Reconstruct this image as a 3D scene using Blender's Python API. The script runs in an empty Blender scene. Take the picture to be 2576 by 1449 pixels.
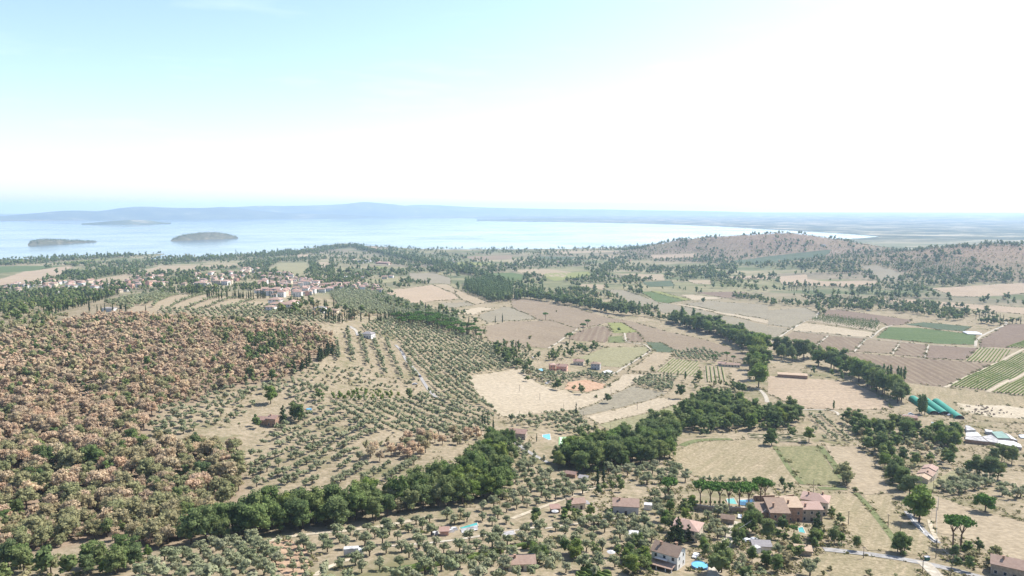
import bpy, bmesh, math, random
import numpy as np
from mathutils import Vector, Matrix
from mathutils.geometry import delaunay_2d_cdt

# ------------------------------------------------------------------ camera, sky, sun, exposure
scene = bpy.context.scene
COL = scene.collection
R = math.radians
random.seed(7)
rng = np.random.default_rng(7)

CAM_Z = 230.0                      # metres above the lake
FPX = 2576 * 26.0 / 36.0           # focal length in picture units (picture 2576 x 1449)
PITCH = math.atan(200.5 / FPX)
cam_data = bpy.data.cameras.new('camera')
cam_data.lens = 26.0
cam_data.sensor_width = 36.0
cam_data.clip_start = 1.0
cam_data.clip_end = 120000.0
cam = bpy.data.objects.new('camera', cam_data)
COL.objects.link(cam)
cam.location = (0, 0, CAM_Z)
cam.rotation_euler = (math.pi / 2 - PITCH, 0, 0)
scene.camera = cam

SUN_AZ, SUN_EL = R(57), R(47)      # azimuth to the right of the view axis
sun_dir = Vector((math.sin(SUN_AZ) * math.cos(SUN_EL), math.cos(SUN_AZ) * math.cos(SUN_EL), math.sin(SUN_EL)))
world = bpy.data.worlds.new('World')
scene.world = world
world.use_nodes = True
wn = world.node_tree
sky = wn.nodes.new('ShaderNodeTexSky')
sky.sky_type = 'NISHITA'
sky.sun_disc = False
sky.sun_elevation = SUN_EL
sky.sun_rotation = SUN_AZ
sky.altitude = 480
sky.air_density = 1.0
sky.dust_density = 1.3
sky.ozone_density = 1.0
wtc = wn.nodes.new('ShaderNodeTexCoord')
wmp = wn.nodes.new('ShaderNodeMapping'); wmp.inputs['Scale'].default_value = (1.3, 1.3, 9.0)
wnz = wn.nodes.new('ShaderNodeTexNoise'); wnz.inputs['Scale'].default_value = 3.2; wnz.inputs['Detail'].default_value = 7; wnz.inputs['Roughness'].default_value = 0.6
wrp = wn.nodes.new('ShaderNodeValToRGB')
wrp.color_ramp.elements[0].position = 0.54; wrp.color_ramp.elements[0].color = (0, 0, 0, 1)
wrp.color_ramp.elements[1].position = 0.80; wrp.color_ramp.elements[1].color = (0.12, 0.12, 0.12, 1)
wmx = wn.nodes.new('ShaderNodeMix'); wmx.data_type = 'RGBA'
wn.links.new(wtc.outputs['Generated'], wmp.inputs[0]); wn.links.new(wmp.outputs[0], wnz.inputs['Vector']); wn.links.new(wnz.outputs['Fac'], wrp.inputs[0])
wn.links.new(wrp.outputs[0], wmx.inputs[0]); wn.links.new(sky.outputs[0], wmx.inputs[6]); wmx.inputs[7].default_value = (8.0, 8.2, 8.4, 1)
wn.links.new(wmx.outputs[2], wn.nodes['Background'].inputs[0])
wn.nodes['Background'].inputs[1].default_value = 0.104

sun_data = bpy.data.lights.new('sun', 'SUN')
sun_data.energy = 4.2
sun_data.angle = R(0.53)
sun_data.color = (1.0, 0.965, 0.915)
sun = bpy.data.objects.new('sun', sun_data)
COL.objects.link(sun)
sun.rotation_euler = sun_dir.to_track_quat('Z', 'Y').to_euler()

vs = scene.view_settings
vs.view_transform = 'Standard'
vs.look = 'None'
vs.gamma = 1.0
vs.use_curve_mapping = False
vs.exposure = 1.27
scene.render.engine = 'CYCLES'
scene.cycles.use_denoising = True
scene.cycles.max_bounces = 8
scene.cycles.diffuse_bounces = 5
scene.cycles.glossy_bounces = 2
scene.cycles.volume_bounces = 1
scene.cycles.transparent_max_bounces = 8
scene.cycles.caustics_reflective = False
scene.cycles.caustics_refractive = False

# ------------------------------------------------------------------ helpers
def link(o, parent=None):
    COL.objects.link(o)
    if parent is not None:
        o.parent = parent
    return o

def tag(o, label=None, cat=None, group=None, kind=None):
    if label: o['label'] = label
    if cat: o['category'] = cat
    if group: o['group'] = group
    if kind: o['kind'] = kind
    return o

def empty(name, loc, rz=0.0, s=1.0):
    o = bpy.data.objects.new(name, None)
    o.empty_display_size = 0.5
    COL.objects.link(o)
    o.location = loc
    o.rotation_euler = (0, 0, rz)
    o.scale = (s, s, s) if not isinstance(s, tuple) else s
    return o

def np_mesh(name, V, F, mat, mats=None, fmat=None, attr=None):
    """mesh from arrays; F is (n,3) or (n,4) array or a list of such arrays"""
    me = bpy.data.meshes.new(name)
    V = np.asarray(V, dtype=np.float32)
    Fs = F if isinstance(F, list) else [F]
    Fs = [np.asarray(f, dtype=np.int32) for f in Fs if len(f)]
    me.vertices.add(len(V))
    me.vertices.foreach_set('co', V.ravel())
    loops = np.concatenate([f.ravel() for f in Fs])
    tot = np.concatenate([np.full(len(f), f.shape[1], np.int32) for f in Fs])
    start = np.concatenate([[0], np.cumsum(tot)[:-1]]).astype(np.int32)
    me.loops.add(len(loops))
    me.loops.foreach_set('vertex_index', loops)
    me.polygons.add(len(tot))
    me.polygons.foreach_set('loop_start', start)
    me.polygons.foreach_set('loop_total', tot)
    for m in ([mat] if mats is None else mats):
        me.materials.append(m)
    if fmat is not None:
        me.polygons.foreach_set('material_index', np.asarray(fmat, np.int32))
    if attr:
        for k, v in attr.items():
            a = me.attributes.new(k, 'FLOAT', 'POINT')
            a.data.foreach_set('value', np.asarray(v, np.float32))
    me.update(calc_edges=True)
    me.validate()
    return me

def mesh_obj(name, V, F, mat, parent=None, **kw):
    smooth = kw.pop('smooth', False)
    me = np_mesh(name, V, F, mat, **kw)
    if smooth:
        me.polygons.foreach_set('use_smooth', np.ones(len(me.polygons), bool))
    o = bpy.data.objects.new(name, me)
    return link(o, parent)

class MB:
    """collects boxes, prisms and tubes for one mesh"""
    def __init__(self):
        self.v = []; self.f = []
    def add(self, vs, fs):
        b = len(self.v)
        self.v += [tuple(p) for p in vs]
        self.f += [[i + b for i in f] for f in fs]
        return self
    def box(self, x0, y0, z0, x1, y1, z1):
        vs = [(x0,y0,z0),(x1,y0,z0),(x1,y1,z0),(x0,y1,z0),(x0,y0,z1),(x1,y0,z1),(x1,y1,z1),(x0,y1,z1)]
        return self.add(vs, [[0,3,2,1],[4,5,6,7],[0,1,5,4],[1,2,6,5],[2,3,7,6],[3,0,4,7]])
    def tube(self, p0, p1, r0, r1=None, n=6):
        r1 = r0 if r1 is None else r1
        p0 = Vector(p0); p1 = Vector(p1)
        q = (p1 - p0).to_track_quat('Z', 'Y')
        vs = []
        for p, r in ((p0, r0), (p1, r1)):
            for k in range(n):
                a = 2 * math.pi * k / n
                vs.append(p + q @ Vector((r * math.cos(a), r * math.sin(a), 0)))
        fs = [[k, (k + 1) % n, n + (k + 1) % n, n + k] for k in range(n)]
        fs += [list(range(n))[::-1], list(range(n, 2 * n))]
        return self.add(vs, fs)
    def build(self, name, mat, parent=None):
        me = bpy.data.meshes.new(name)
        me.from_pydata(self.v, [], self.f)
        me.materials.append(mat)
        me.update()
        return link(bpy.data.objects.new(name, me), parent)
    def mesh(self, name, mat):
        me = bpy.data.meshes.new(name)
        me.from_pydata(self.v, [], self.f)
        me.materials.append(mat)
        me.update()
        return me

def copy_tree(o, parent=None):
    c = o.copy()
    COL.objects.link(c)
    c.parent = parent
    for ch in o.children:
        d = copy_tree(ch, c)
        d.matrix_parent_inverse = ch.matrix_parent_inverse.copy()
    return c

# ------------------------------------------------------------------ materials
MATS = {}
def nd(nt, t, **kw):
    n = nt.nodes.new(t)
    for k, v in kw.items():
        setattr(n, k, v)
    return n

def new_mat(name):
    m = bpy.data.materials.new(name)
    m.use_nodes = True
    MATS[name] = m
    nt = m.node_tree
    b = nt.nodes['Principled BSDF']
    return m, nt, b

def ramp(nt, fac, stops):
    r = nd(nt, 'ShaderNodeValToRGB')
    el = r.color_ramp.elements
    while len(el) < len(stops):
        el.new(0.5)
    for e, (p, c) in zip(el, stops):
        e.position = p
        e.color = (*c, 1)
    if fac is not None:
        nt.links.new(fac, r.inputs[0])
    return r.outputs[0]

def noise(nt, vec, scale, detail=4.0, rough=0.6):
    n = nd(nt, 'ShaderNodeTexNoise')
    n.inputs['Scale'].default_value = scale
    n.inputs['Detail'].default_value = detail
    n.inputs['Roughness'].default_value = rough
    if vec is not None:
        nt.links.new(vec, n.inputs['Vector'])
    return n.outputs['Fac']

def mix(nt, fac, a, b, mode='MIX'):
    m = nd(nt, 'ShaderNodeMix', data_type='RGBA', blend_type=mode)
    for sock, v in ((m.inputs[0], fac), (m.inputs[6], a), (m.inputs[7], b)):
        if isinstance(v, (int, float)):
            sock.default_value = v
        elif isinstance(v, tuple):
            sock.default_value = (*v, 1)
        else:
            nt.links.new(v, sock)
    return m.outputs[2]

def math_n(nt, op, a, b=None):
    m = nd(nt, 'ShaderNodeMath', operation=op)
    for i, v in enumerate((a, b)):
        if v is None: continue
        if isinstance(v, (int, float)): m.inputs[i].default_value = v
        else: nt.links.new(v, m.inputs[i])
    return m.outputs[0]

def plain(name, col, rough=0.8, var=0.12, scale=0.8, spec=0.2, metal=0.0):
    """painted / plaster / stone surface with a little grain and dirt"""
    m, nt, b = new_mat(name)
    tc = nd(nt, 'ShaderNodeTexCoord')
    f = noise(nt, tc.outputs['Object'], scale, 5)
    lo = tuple(max(0, c * (1 - var * 2)) for c in col)
    hi = tuple(min(1, c * (1 + var)) for c in col)
    nt.links.new(ramp(nt, f, [(0.3, lo), (0.7, hi)]), b.inputs['Base Color'])
    b.inputs['Roughness'].default_value = rough
    b.inputs['Specular IOR Level'].default_value = spec
    b.inputs['Metallic'].default_value = metal
    return m

def world_pos(nt):
    g = nd(nt, 'ShaderNodeNewGeometry')
    return g.outputs['Position']

def stripes(nt, pos, ang, period):
    """0..1 saw across rows running at angle ang (radians, world)"""
    mp = nd(nt, 'ShaderNodeMapping')
    mp.inputs['Rotation'].default_value = (0, 0, -ang)
    nt.links.new(pos, mp.inputs['Vector'])
    sx = nd(nt, 'ShaderNodeSeparateXYZ')
    nt.links.new(mp.outputs[0], sx.inputs[0])
    y = math_n(nt, 'MULTIPLY', sx.outputs['Y'], 2 * math.pi / period)
    s = math_n(nt, 'SINE', y)
    return math_n(nt, 'MULTIPLY_ADD', s, 0.5), mp.outputs[0]

ALB = 0.72
def field_mat(name, a, b2, scale=0.02, stripe=None, ang=0.0, stripe_col=None, stripe_amt=0.35, grain=1.0, rows=False):
    """field soil / stubble: broad patches, fine grain, optional tillage rows"""
    a = tuple(x * ALB for x in a); b2 = tuple(x * ALB for x in b2)
    stripe_col = tuple(x * ALB for x in stripe_col) if stripe_col else None
    m, nt, b = new_mat(name)
    pos = world_pos(nt)
    f1 = noise(nt, pos, scale, 6, 0.65)
    c = ramp(nt, f1, [(0.33, a), (0.68, b2)])
    f2 = noise(nt, pos, 0.35 * grain, 4, 0.7)
    c = mix(nt, 0.5 * min(1.3, grain), c, ramp(nt, f2, [(0.36, tuple(x * 0.6 for x in a)), (0.66, tuple(min(1, x * 1.3) for x in b2))]))
    if stripe:
        sc = stripe_col or tuple(x * 0.55 for x in a)
        if rows:
            s, rot = stripes(nt, pos, ang, stripe)
            n3 = noise(nt, pos, 0.05, 3)
            c = mix(nt, math_n(nt, 'MULTIPLY', s, math_n(nt, 'MULTIPLY', n3, 2 * stripe_amt)), c, sc)
        mp = nd(nt, 'ShaderNodeMapping')
        mp.inputs['Rotation'].default_value = (0, 0, -ang)
        mp2 = nd(nt, 'ShaderNodeMapping')
        mp2.inputs['Scale'].default_value = (0.012, 0.33, 0.1)
        nt.links.new(pos, mp.inputs[0]); nt.links.new(mp.outputs[0], mp2.inputs[0])
        st = noise(nt, mp2.outputs[0], 1.0, 5, 0.7)
        st = ramp(nt, st, [(0.40, (0, 0, 0)), (0.62, (1, 1, 1))])
        c = mix(nt, math_n(nt, 'MULTIPLY', st, stripe_amt * 1.15), c, sc)
    nt.links.new(c, b.inputs['Base Color'])
    b.inputs['Roughness'].default_value = 1.0
    b.inputs['Specular IOR Level'].default_value = 0.0
    return m

def leaf_mat(name, cols, trans=0.25):
    """foliage: colour picked per tree, varied per clump"""
    m, nt, b = new_mat(name)
    oi = nd(nt, 'ShaderNodeObjectInfo')
    at = nd(nt, 'ShaderNodeAttribute', attribute_name='tint')
    f = math_n(nt, 'FRACT', math_n(nt, 'ADD', oi.outputs['Random'], at.outputs['Fac']))
    n = len(cols)
    c = ramp(nt, f, [((i + 0.5) / n, k) for i, k in enumerate(cols)])
    pos = world_pos(nt)
    nz = noise(nt, pos, 0.55, 3, 0.7)
    c = mix(nt, nz, mix(nt, 1.0, c, (0.55, 0.55, 0.5), 'MULTIPLY'), mix(nt, 1.0, c, (1.5, 1.45, 1.3), 'MULTIPLY'))
    out = nt.nodes['Material Output']
    nt.nodes.remove(b)
    d = nd(nt, 'ShaderNodeBsdfDiffuse')
    t = nd(nt, 'ShaderNodeBsdfTranslucent')
    ms = nd(nt, 'ShaderNodeMixShader')
    ms.inputs[0].default_value = trans
    nt.links.new(c, d.inputs[0]); nt.links.new(c, t.inputs[0])
    nt.links.new(d.outputs[0], ms.inputs[1]); nt.links.new(t.outputs[0], ms.inputs[2])
    nt.links.new(ms.outputs[0], out.inputs[0])
    return m

# ------------------------------------------------------------------ terrain
def ray_of(x, y):
    """picture point (2576-wide units) -> azimuth, tangent of the downward slope"""
    dx = (np.asarray(x, float) - 1288.0) / FPX
    dy = (724.5 - np.asarray(y, float)) / FPX
    fy = math.cos(PITCH) + dy * math.sin(PITCH)
    fz = -math.sin(PITCH) + dy * math.cos(PITCH)
    return np.arctan2(dx, fy), -fz / np.hypot(dx, fy)

# x, y in the picture and metres below the camera there
CTRL = """
-400 1449 126 0 1449 127 400 1449 127 900 1449 125 1288 1449 127 1700 1449 130 2100 1449 134 2576 1449 139 3000 1449 143
0 2300 105 1288 2300 102 2576 2300 108 -600 2300 105 3200 2300 112
0 1300 134 400 1300 137 900 1300 137 1300 1300 137 1700 1300 140 2100 1300 145 2576 1300 150
0 1150 129 300 1150 133 700 1150 140 1100 1150 145 1500 1150 154 1900 1150 160 2300 1150 164 2576 1150 167
-500 1000 122 0 1000 124 300 1000 126 600 1000 133 900 1000 143 1200 1000 156 1500 1000 167 1900 1000 173 2300 1000 176 2576 1000 178 3100 1000 182
0 900 119 300 900 119 600 900 122 800 900 130 1000 900 143 1300 900 165 1700 900 177 2100 900 182 2576 900 184
0 830 119 250 815 115 500 810 115 800 830 123 1000 830 138 1300 820 172 1700 820 185 2100 820 189 2576 820 190
-400 830 125 330 760 117 450 757 117 600 753 119 760 770 124 150 790 125
-500 740 172 0 765 160 150 742 163 300 728 163 500 716 165 700 736 160 850 745 158 950 770 152 1100 775 168
-500 700 195 0 700 192 300 695 190 600 690 186 900 700 184 1200 720 194 1200 690 202 1600 700 205 2000 720 203 2400 720 200 3100 720 195
-500 670 215 0 670 214 400 665 214 700 665 212 1000 650 220 1400 655 221 1800 660 217 2200 670 207 2576 690 196
"""
c = np.array(CTRL.split(), float).reshape(-1, 3)
az, tn = ray_of(c[:, 0], c[:, 1])
rr = c[:, 2] / tn
CA, CL, CZ = list(az), list(np.log(rr)), list(CAM_Z - c[:, 2])
# ground heights given at azimuth (degrees) and distance (metres)
for a_d, r_m, z_m in ((-60, 60, 125), (0, 60, 130), (60, 60, 122), (-60, 600, 100), (60, 600, 50), (-60, 2500, 20), (60, 2500, 45),
                      (-60, 6000, 2), (60, 5500, 20), (-30, 5000, 1), (-15, 5000, 1), (0, 5000, 1), (8, 5000, 1), (-30, 14000, 4), (-12, 14000, 4), (0, 14000, 5),
                      (10, 9000, 4), (25, 7000, 6), (35, 8000, 8), (20, 12000, 20), (32, 12000, 25), (-60, 33000, 30), (-30, 33000, 30), (-10, 33000, 40), (10, 33000, 60),
                      (25, 33000, 70), (40, 33000, 80), (60, 33000, 80), (60, 12000, 40)):
    CA.append(R(a_d)); CL.append(math.log(r_m)); CZ.append(z_m)
CA, CL, CZ = map(np.array, (CA, CL, CZ))
def _k(a, l):
    return np.sqrt(((a) / 0.16) ** 2 + (l / 0.30) ** 2 + 0.35)
A_ = _k(CA[:, None] - CA[None], CL[:, None] - CL[None]) + np.eye(len(CA)) * -0.02
Pm = np.stack([np.ones(len(CA)), CA, CL], 1)
M_ = np.block([[A_, Pm], [Pm.T, np.zeros((3, 3))]])
SOL = np.linalg.solve(M_, np.concatenate([CZ, np.zeros(3)]))
W_, PW = SOL[:-3], SOL[-3:]

NA, NL = 500, 460
AZ0, AZ1 = R(-60), R(60)
L0, L1 = math.log(50), math.log(33000)
ga = np.linspace(AZ0, AZ1, NA)
gl = np.linspace(L0, L1, NL)
GA, GL = np.meshgrid(ga, gl, indexing='ij')
GZ = np.zeros_like(GA)
for i in range(0, NA, 50):
    s = slice(i, i + 50)
    d = _k(GA[s][..., None] - CA, GL[s][..., None] - CL)
    GZ[s] = d @ W_ + PW[0] + PW[1] * GA[s] + PW[2] * GL[s]
GX, GY = np.exp(GL) * np.sin(GA), np.exp(GL) * np.cos(GA)

def plane_pt(x, y, z=0.0):
    a, t = ray_of(x, y)
    r = (CAM_Z - z) / t
    return np.stack([r * np.sin(a), r * np.cos(a)], -1)

def bump(cx, cy, h, sx, sy, rot):
    u = (GX - cx) * math.cos(rot) + (GY - cy) * math.sin(rot)
    v = -(GX - cx) * math.sin(rot) + (GY - cy) * math.cos(rot)
    return h * np.exp(-(u / sx) ** 2 - (v / sy) ** 2)
def at_r(x, r):
    a, _ = ray_of(x, 600)
    return r * math.sin(a), r * math.cos(a)
# wooded hills on the right above the lake
for x, r, h, sx, sy, rot in ((1905, 3600, 80, 430, 300, 0.0), (2070, 3500, 34, 380, 280, 0.0), (1760, 3700, 32, 300, 250, 0.0),
                             (2570, 2900, 46, 560, 420, 0.15), (2430, 3050, 18, 330, 330, 0.1), (2850, 3000, 26, 500, 450, 0.1)):
    cx, cy = at_r(x, r)
    GZ += bump(cx, cy, h, sx, sy, rot - ray_of(x, 600)[0])
# low wooded rise of the promontory
cx, cy = at_r(880, 4500); GZ += bump(cx, cy, 10, 260, 260, 0)

LAKE_IMG_NEAR = [(-900, 668), (-400, 662), (0, 655), (150, 650), (280, 644), (330, 642), (372, 640), (422, 638), (400, 642), (372, 651), (392, 653), (425, 650), (520, 646), (640, 638), (719, 634), (749, 630), (800, 622), (850, 613), (880, 612), (915, 618), (976, 622), (1069, 627), (1180, 628),
                 (1288, 627), (1450, 626), (1563, 623), (1658, 615), (1760, 610), (1900, 606), (2050, 602), (2130, 601), (2160, 600), (2212, 595)]
LAKE_IMG_FAR = [(2212, 594.5), (2150, 590), (2050, 583.5), (1932, 577), (1800, 569), (1700, 565), (1600, 562), (1500, 560), (1400, 558.5), (1300, 557.5), (1240, 556.5), (1228, 555), (1245, 552.5), (1288, 550), (1100, 548.5), (900, 548), (644, 548), (500, 549), (400, 551), (200, 554), (0, 557), (-400, 557), (-1200, 556)]
LAKE = np.array([plane_pt(x, y) for x, y in LAKE_IMG_NEAR + LAKE_IMG_FAR])
def poly_inside(px, py, poly):
    ins = np.zeros(px.shape, bool)
    n = len(poly)
    for i in range(n):
        x0, y0 = poly[i]; x1, y1 = poly[(i + 1) % n]
        if y0 == y1: continue
        cnd = ((y0 > py) != (y1 > py)) & (px < (x1 - x0) * (py - y0) / (y1 - y0) + x0)
        ins ^= cnd
    return ins
def poly_dist(px, py, poly, closed=True):
    best = np.full(px.shape, 1e12)
    n = len(poly)
    for i in range(n if closed else n - 1):
        x0, y0 = poly[i]; x1, y1 = poly[(i + 1) % n]
        dx, dy = x1 - x0, y1 - y0
        t = np.clip(((px - x0) * dx + (py - y0) * dy) / max(dx * dx + dy * dy, 1e-9), 0, 1)
        best = np.minimum(best, (px - x0 - t * dx) ** 2 + (py - y0 - t * dy) ** 2)
    return np.sqrt(best)
msk = np.exp(GL) > 2300
ins = np.zeros(GA.shape, bool); sd = np.full(GA.shape, 1e6)
ins[msk] = poly_inside(GX[msk], GY[msk], LAKE)
sd[msk] = poly_dist(GX[msk], GY[msk], LAKE)
land = np.clip(GZ, 0.6, None)
land = np.minimum(land, 0.6 + sd * 0.10)
GZ = np.where(ins, -np.minimum(5.0, 0.4 + sd * 0.03), land)
# gentle unevenness
def vnoise(x, y, s, seed):
    r0 = np.random.default_rng(seed)
    z = np.zeros_like(x)
    for k in range(6):
        a = r0.uniform(0, 2 * math.pi); f = r0.uniform(0.6, 1.6) / s; p = r0.uniform(0, 6.28)
        z += np.sin((x * math.cos(a) + y * math.sin(a)) * f * 6.28 + p)
    return z / 6
rad = np.exp(GL)
GZ += np.where(ins, 0, vnoise(GX, GY, 90, 3) * 1.2 * np.clip((rad - 150) / 300, 0, 1) * np.clip(1.5 - rad / 4000, 0, 1) * np.clip(GZ / 10, 0, 1))

def ground_z(X, Y):
    X = np.asarray(X, float); Y = np.asarray(Y, float)
    u = (np.arctan2(X, Y) - AZ0) / (AZ1 - AZ0) * (NA - 1)
    v = (np.log(np.maximum(np.hypot(X, Y), 51)) - L0) / (L1 - L0) * (NL - 1)
    u = np.clip(u, 0, NA - 1.001); v = np.clip(v, 0, NL - 1.001)
    i = u.astype(int); j = v.astype(int); fu = u - i; fv = v - j
    return (GZ[i, j] * (1 - fu) * (1 - fv) + GZ[i + 1, j] * fu * (1 - fv) + GZ[i, j + 1] * (1 - fu) * fv + GZ[i + 1, j + 1] * fu * fv)

_lr = np.linspace(math.log(52), math.log(32500), 1600)
_rr = np.exp(_lr)
def P(x, y):
    """where the line of sight through a picture point meets the ground -> X, Y"""
    a, t = ray_of(x, y)
    a = float(a); t = float(t)
    z = ground_z(_rr * math.sin(a), _rr * math.cos(a))
    d = CAM_Z - _rr * t - z
    k = np.nonzero(d <= 0)[0]
    if len(k) == 0:
        r = _rr[-1]
    elif k[0] == 0:
        r = _rr[0]
    else:
        k = k[0]
        f = d[k - 1] / (d[k - 1] - d[k])
        r = _rr[k - 1] + f * (_rr[k] - _rr[k - 1])
    return np.array([r * math.sin(a), r * math.cos(a)])
def PP(pts):
    return np.array([P(x, y) for x, y in pts])
def gpt(x, y, dz=0.0):
    p = P(x, y)
    return Vector((p[0], p[1], float(ground_z(p[0], p[1])) + dz))
def dist(p):
    return math.hypot(p[0], p[1])
def project(X, Y, Z):
    dz = Z - CAM_Z
    f = Y * math.cos(PITCH) - dz * math.sin(PITCH)
    u = Y * math.sin(PITCH) + dz * math.cos(PITCH)
    return 1288 + FPX * X / f, 724.5 - FPX * u / f
def drape_poly(world_poly, step, off):
    """triangulated sheet over the ground inside a world polygon"""
    wp = np.asarray(world_poly, float)
    edge = []
    n = len(wp)
    for i in range(n):
        a, b = wp[i], wp[(i + 1) % n]
        m = max(1, int(np.hypot(*(b - a)) / step))
        for k in range(m):
            edge.append(a + (b - a) * k / m)
    edge = np.array(edge)
    ne = len(edge)
    lo, hi = wp.min(0), wp.max(0)
    gx, gy = np.meshgrid(np.arange(lo[0], hi[0], step), np.arange(lo[1], hi[1], step))
    gx = gx.ravel(); gy = gy.ravel()
    k = poly_inside(gx, gy, wp)
    gx, gy = gx[k], gy[k]
    if len(gx):
        k = poly_dist(gx, gy, wp) > step * 0.4
        gx, gy = gx[k], gy[k]
    pts = [Vector(p) for p in edge] + [Vector(p) for p in zip(gx, gy)]
    es = [(i, (i + 1) % ne) for i in range(ne)]
    r = delaunay_2d_cdt(pts, es, [list(range(ne))], 1, 1e-4)
    V = np.array([(p.x, p.y) for p in r[0]])
    F = [f for f in r[2] if len(f) == 3]
    Z = ground_z(V[:, 0], V[:, 1]) + off + np.hypot(V[:, 0], V[:, 1]) * 0.00015
    F = np.array(F)
    a, b, c2 = V[F[:, 0]], V[F[:, 1]], V[F[:, 2]]
    flip = ((b[:, 0] - a[:, 0]) * (c2[:, 1] - a[:, 1]) - (b[:, 1] - a[:, 1]) * (c2[:, 0] - a[:, 0])) < 0
    F[flip] = F[flip][:, ::-1]
    return np.column_stack([V, Z]), F
def ribbon(world_pts, width, off):
    """road-like strip over the ground along a world polyline"""
    p = np.asarray(world_pts, float)
    seg = [p[0]]
    for i in range(len(p) - 1):
        L = np.hypot(*(p[i + 1] - p[i])); m = max(1, int(L / 6))
        for k in range(1, m + 1):
            seg.append(p[i] + (p[i + 1] - p[i]) * k / m)
    s = np.array(seg)
    for _ in range(3):
        s[1:-1] = 0.5 * s[1:-1] + 0.25 * (s[:-2] + s[2:])
    t = np.gradient(s, axis=0); t /= np.linalg.norm(t, axis=1)[:, None] + 1e-9
    nrm = np.stack([-t[:, 1], t[:, 0]], 1)
    w = np.array(width) if np.ndim(width) else np.full(len(s), width)
    rows = [s + nrm * (w * k)[:, None] for k in (0.5, 0.17, -0.17, -0.5)]
    V = np.concatenate(rows); m = len(s)
    Z = ground_z(V[:, 0], V[:, 1]) + off + np.hypot(V[:, 0], V[:, 1]) * 0.00015
    F = [[k * m + i + 1, k * m + i, (k + 1) * m + i, (k + 1) * m + i + 1] for k in range(3) for i in range(m - 1)]
    return np.column_stack([V, Z]), np.array(F)
# ------------------------------------------------------------------ the land
STRAW = (0.40, 0.325, 0.225)
# ground material: dry grass, scrub, and beyond the village a patchwork too far to tell apart
m, nt, b = new_mat('dry_ground')
pos = world_pos(nt)
n1 = noise(nt, pos, 0.018, 6, 0.65)
n2 = noise(nt, pos, 0.30, 6, 0.8)
near = ramp(nt, n1, [(0.30, (0.20, 0.165, 0.105)), (0.5, (0.31, 0.25, 0.17)), (0.7, (0.37, 0.305, 0.215))])
near = mix(nt, 0.6, near, ramp(nt, n2, [(0.38, (0.13, 0.12, 0.065)), (0.55, (0.32, 0.26, 0.18)), (0.68, (0.45, 0.375, 0.27))]))
n5 = noise(nt, pos, 0.03, 6, 0.72)
near = mix(nt, ramp(nt, n5, [(0.52, (0, 0, 0)), (0.66, (0.8, 0.8, 0.8))]), near, (0.155, 0.15, 0.075))
mp = nd(nt, 'ShaderNodeMapping')
mp.inputs['Rotation'].default_value = (0, 0, R(28))
mp.inputs['Scale'].default_value = (1 / 330, 1 / 150, 1)
nt.links.new(pos, mp.inputs[0])
vo = nd(nt, 'ShaderNodeTexVoronoi', distance='CHEBYCHEV', voronoi_dimensions='2D')
vo.inputs['Scale'].default_value = 1.0
vo.inputs['Randomness'].default_value = 0.75
nt.links.new(mp.outputs[0], vo.inputs['Vector'])
sx = nd(nt, 'ShaderNodeSeparateColor'); nt.links.new(vo.outputs['Color'], sx.inputs[0])
farc = ramp(nt, sx.outputs[0], [(0.0, (0.10, 0.13, 0.065)), (0.2, (0.15, 0.17, 0.085)), (0.36, (0.23, 0.21, 0.125)), (0.52, (0.36, 0.30, 0.20)), (0.66, (0.20, 0.20, 0.105)), (0.84, (0.23, 0.19, 0.145)), (1.0, (0.10, 0.14, 0.065))])
farc = mix(nt, 0.45, farc, ramp(nt, noise(nt, pos, 0.012, 5, 0.7), [(0.38, (0.075, 0.095, 0.045)), (0.68, (0.34, 0.28, 0.19))]))
fa = nd(nt, 'ShaderNodeAttribute', attribute_name='patchwork')
mp3 = nd(nt, 'ShaderNodeMapping'); mp3.inputs['Scale'].default_value = (0.0011, 0.0026, 1)
nt.links.new(pos, mp3.inputs[0])
vfar = ramp(nt, noise(nt, mp3.outputs[0], 1.0, 7, 0.72), [(0.40, (0.035, 0.05, 0.028)), (0.52, (0.09, 0.10, 0.055)), (0.57, (0.34, 0.29, 0.20)), (0.75, (0.50, 0.43, 0.31))])
ff = nd(nt, 'ShaderNodeAttribute', attribute_name='farplain')
farc = mix(nt, ff.outputs['Fac'], farc, vfar)
col = mix(nt, fa.outputs['Fac'], near, farc)
wa = nd(nt, 'ShaderNodeAttribute', attribute_name='woodland')
n4 = noise(nt, pos, 0.09, 4, 0.7)
col = mix(nt, wa.outputs['Fac'], col, ramp(nt, n4, [(0.3, (0.17, 0.13, 0.09)), (0.7, (0.32, 0.235, 0.17))]))
col = mix(nt, 1.0, col, (0.76, 0.76, 0.76), 'MULTIPLY')
nt.links.new(col, b.inputs['Base Color'])
b.inputs['Roughness'].default_value = 1.0
b.inputs['Specular IOR Level'].default_value = 0.0

idx = np.arange(NA * NL).reshape(NA, NL)
F = np.stack([idx[:-1, :-1], idx[1:, :-1], idx[1:, 1:], idx[:-1, 1:]], -1).reshape(-1, 4)[:, ::-1]
FOREST_IMG = [(-250, 860), (0, 845), (60, 835), (150, 817), (210, 803), (300, 797), (400, 797), (520, 808), (640, 812), (740, 822), (800, 828), (838, 850), (838, 880), (800, 897), (755, 925), (720, 955), (650, 965), (550, 980), (490, 1015), (410, 1020), (385, 1047), (365, 1085), (330, 1115), (345, 1140), (440, 1125), (590, 1130), (605, 1225), (600, 1250), (545, 1330), (385, 1385), (250, 1352), (100, 1392), (0, 1400), (-250, 1440)]
FOREST = PP(FOREST_IMG)
px, py = GX.ravel(), GY.ravel()
r_ = np.hypot(px, py)
wood = np.zeros(len(px))
k = (r_ < 1500) & (px < 0)
wood[k] = np.clip(0.5 + np.where(poly_inside(px[k], py[k], FOREST), 1, -1) * poly_dist(px[k], py[k], FOREST) / 12, 0, 1)
u_, v_ = project(px, py, GZ.ravel())
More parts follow.
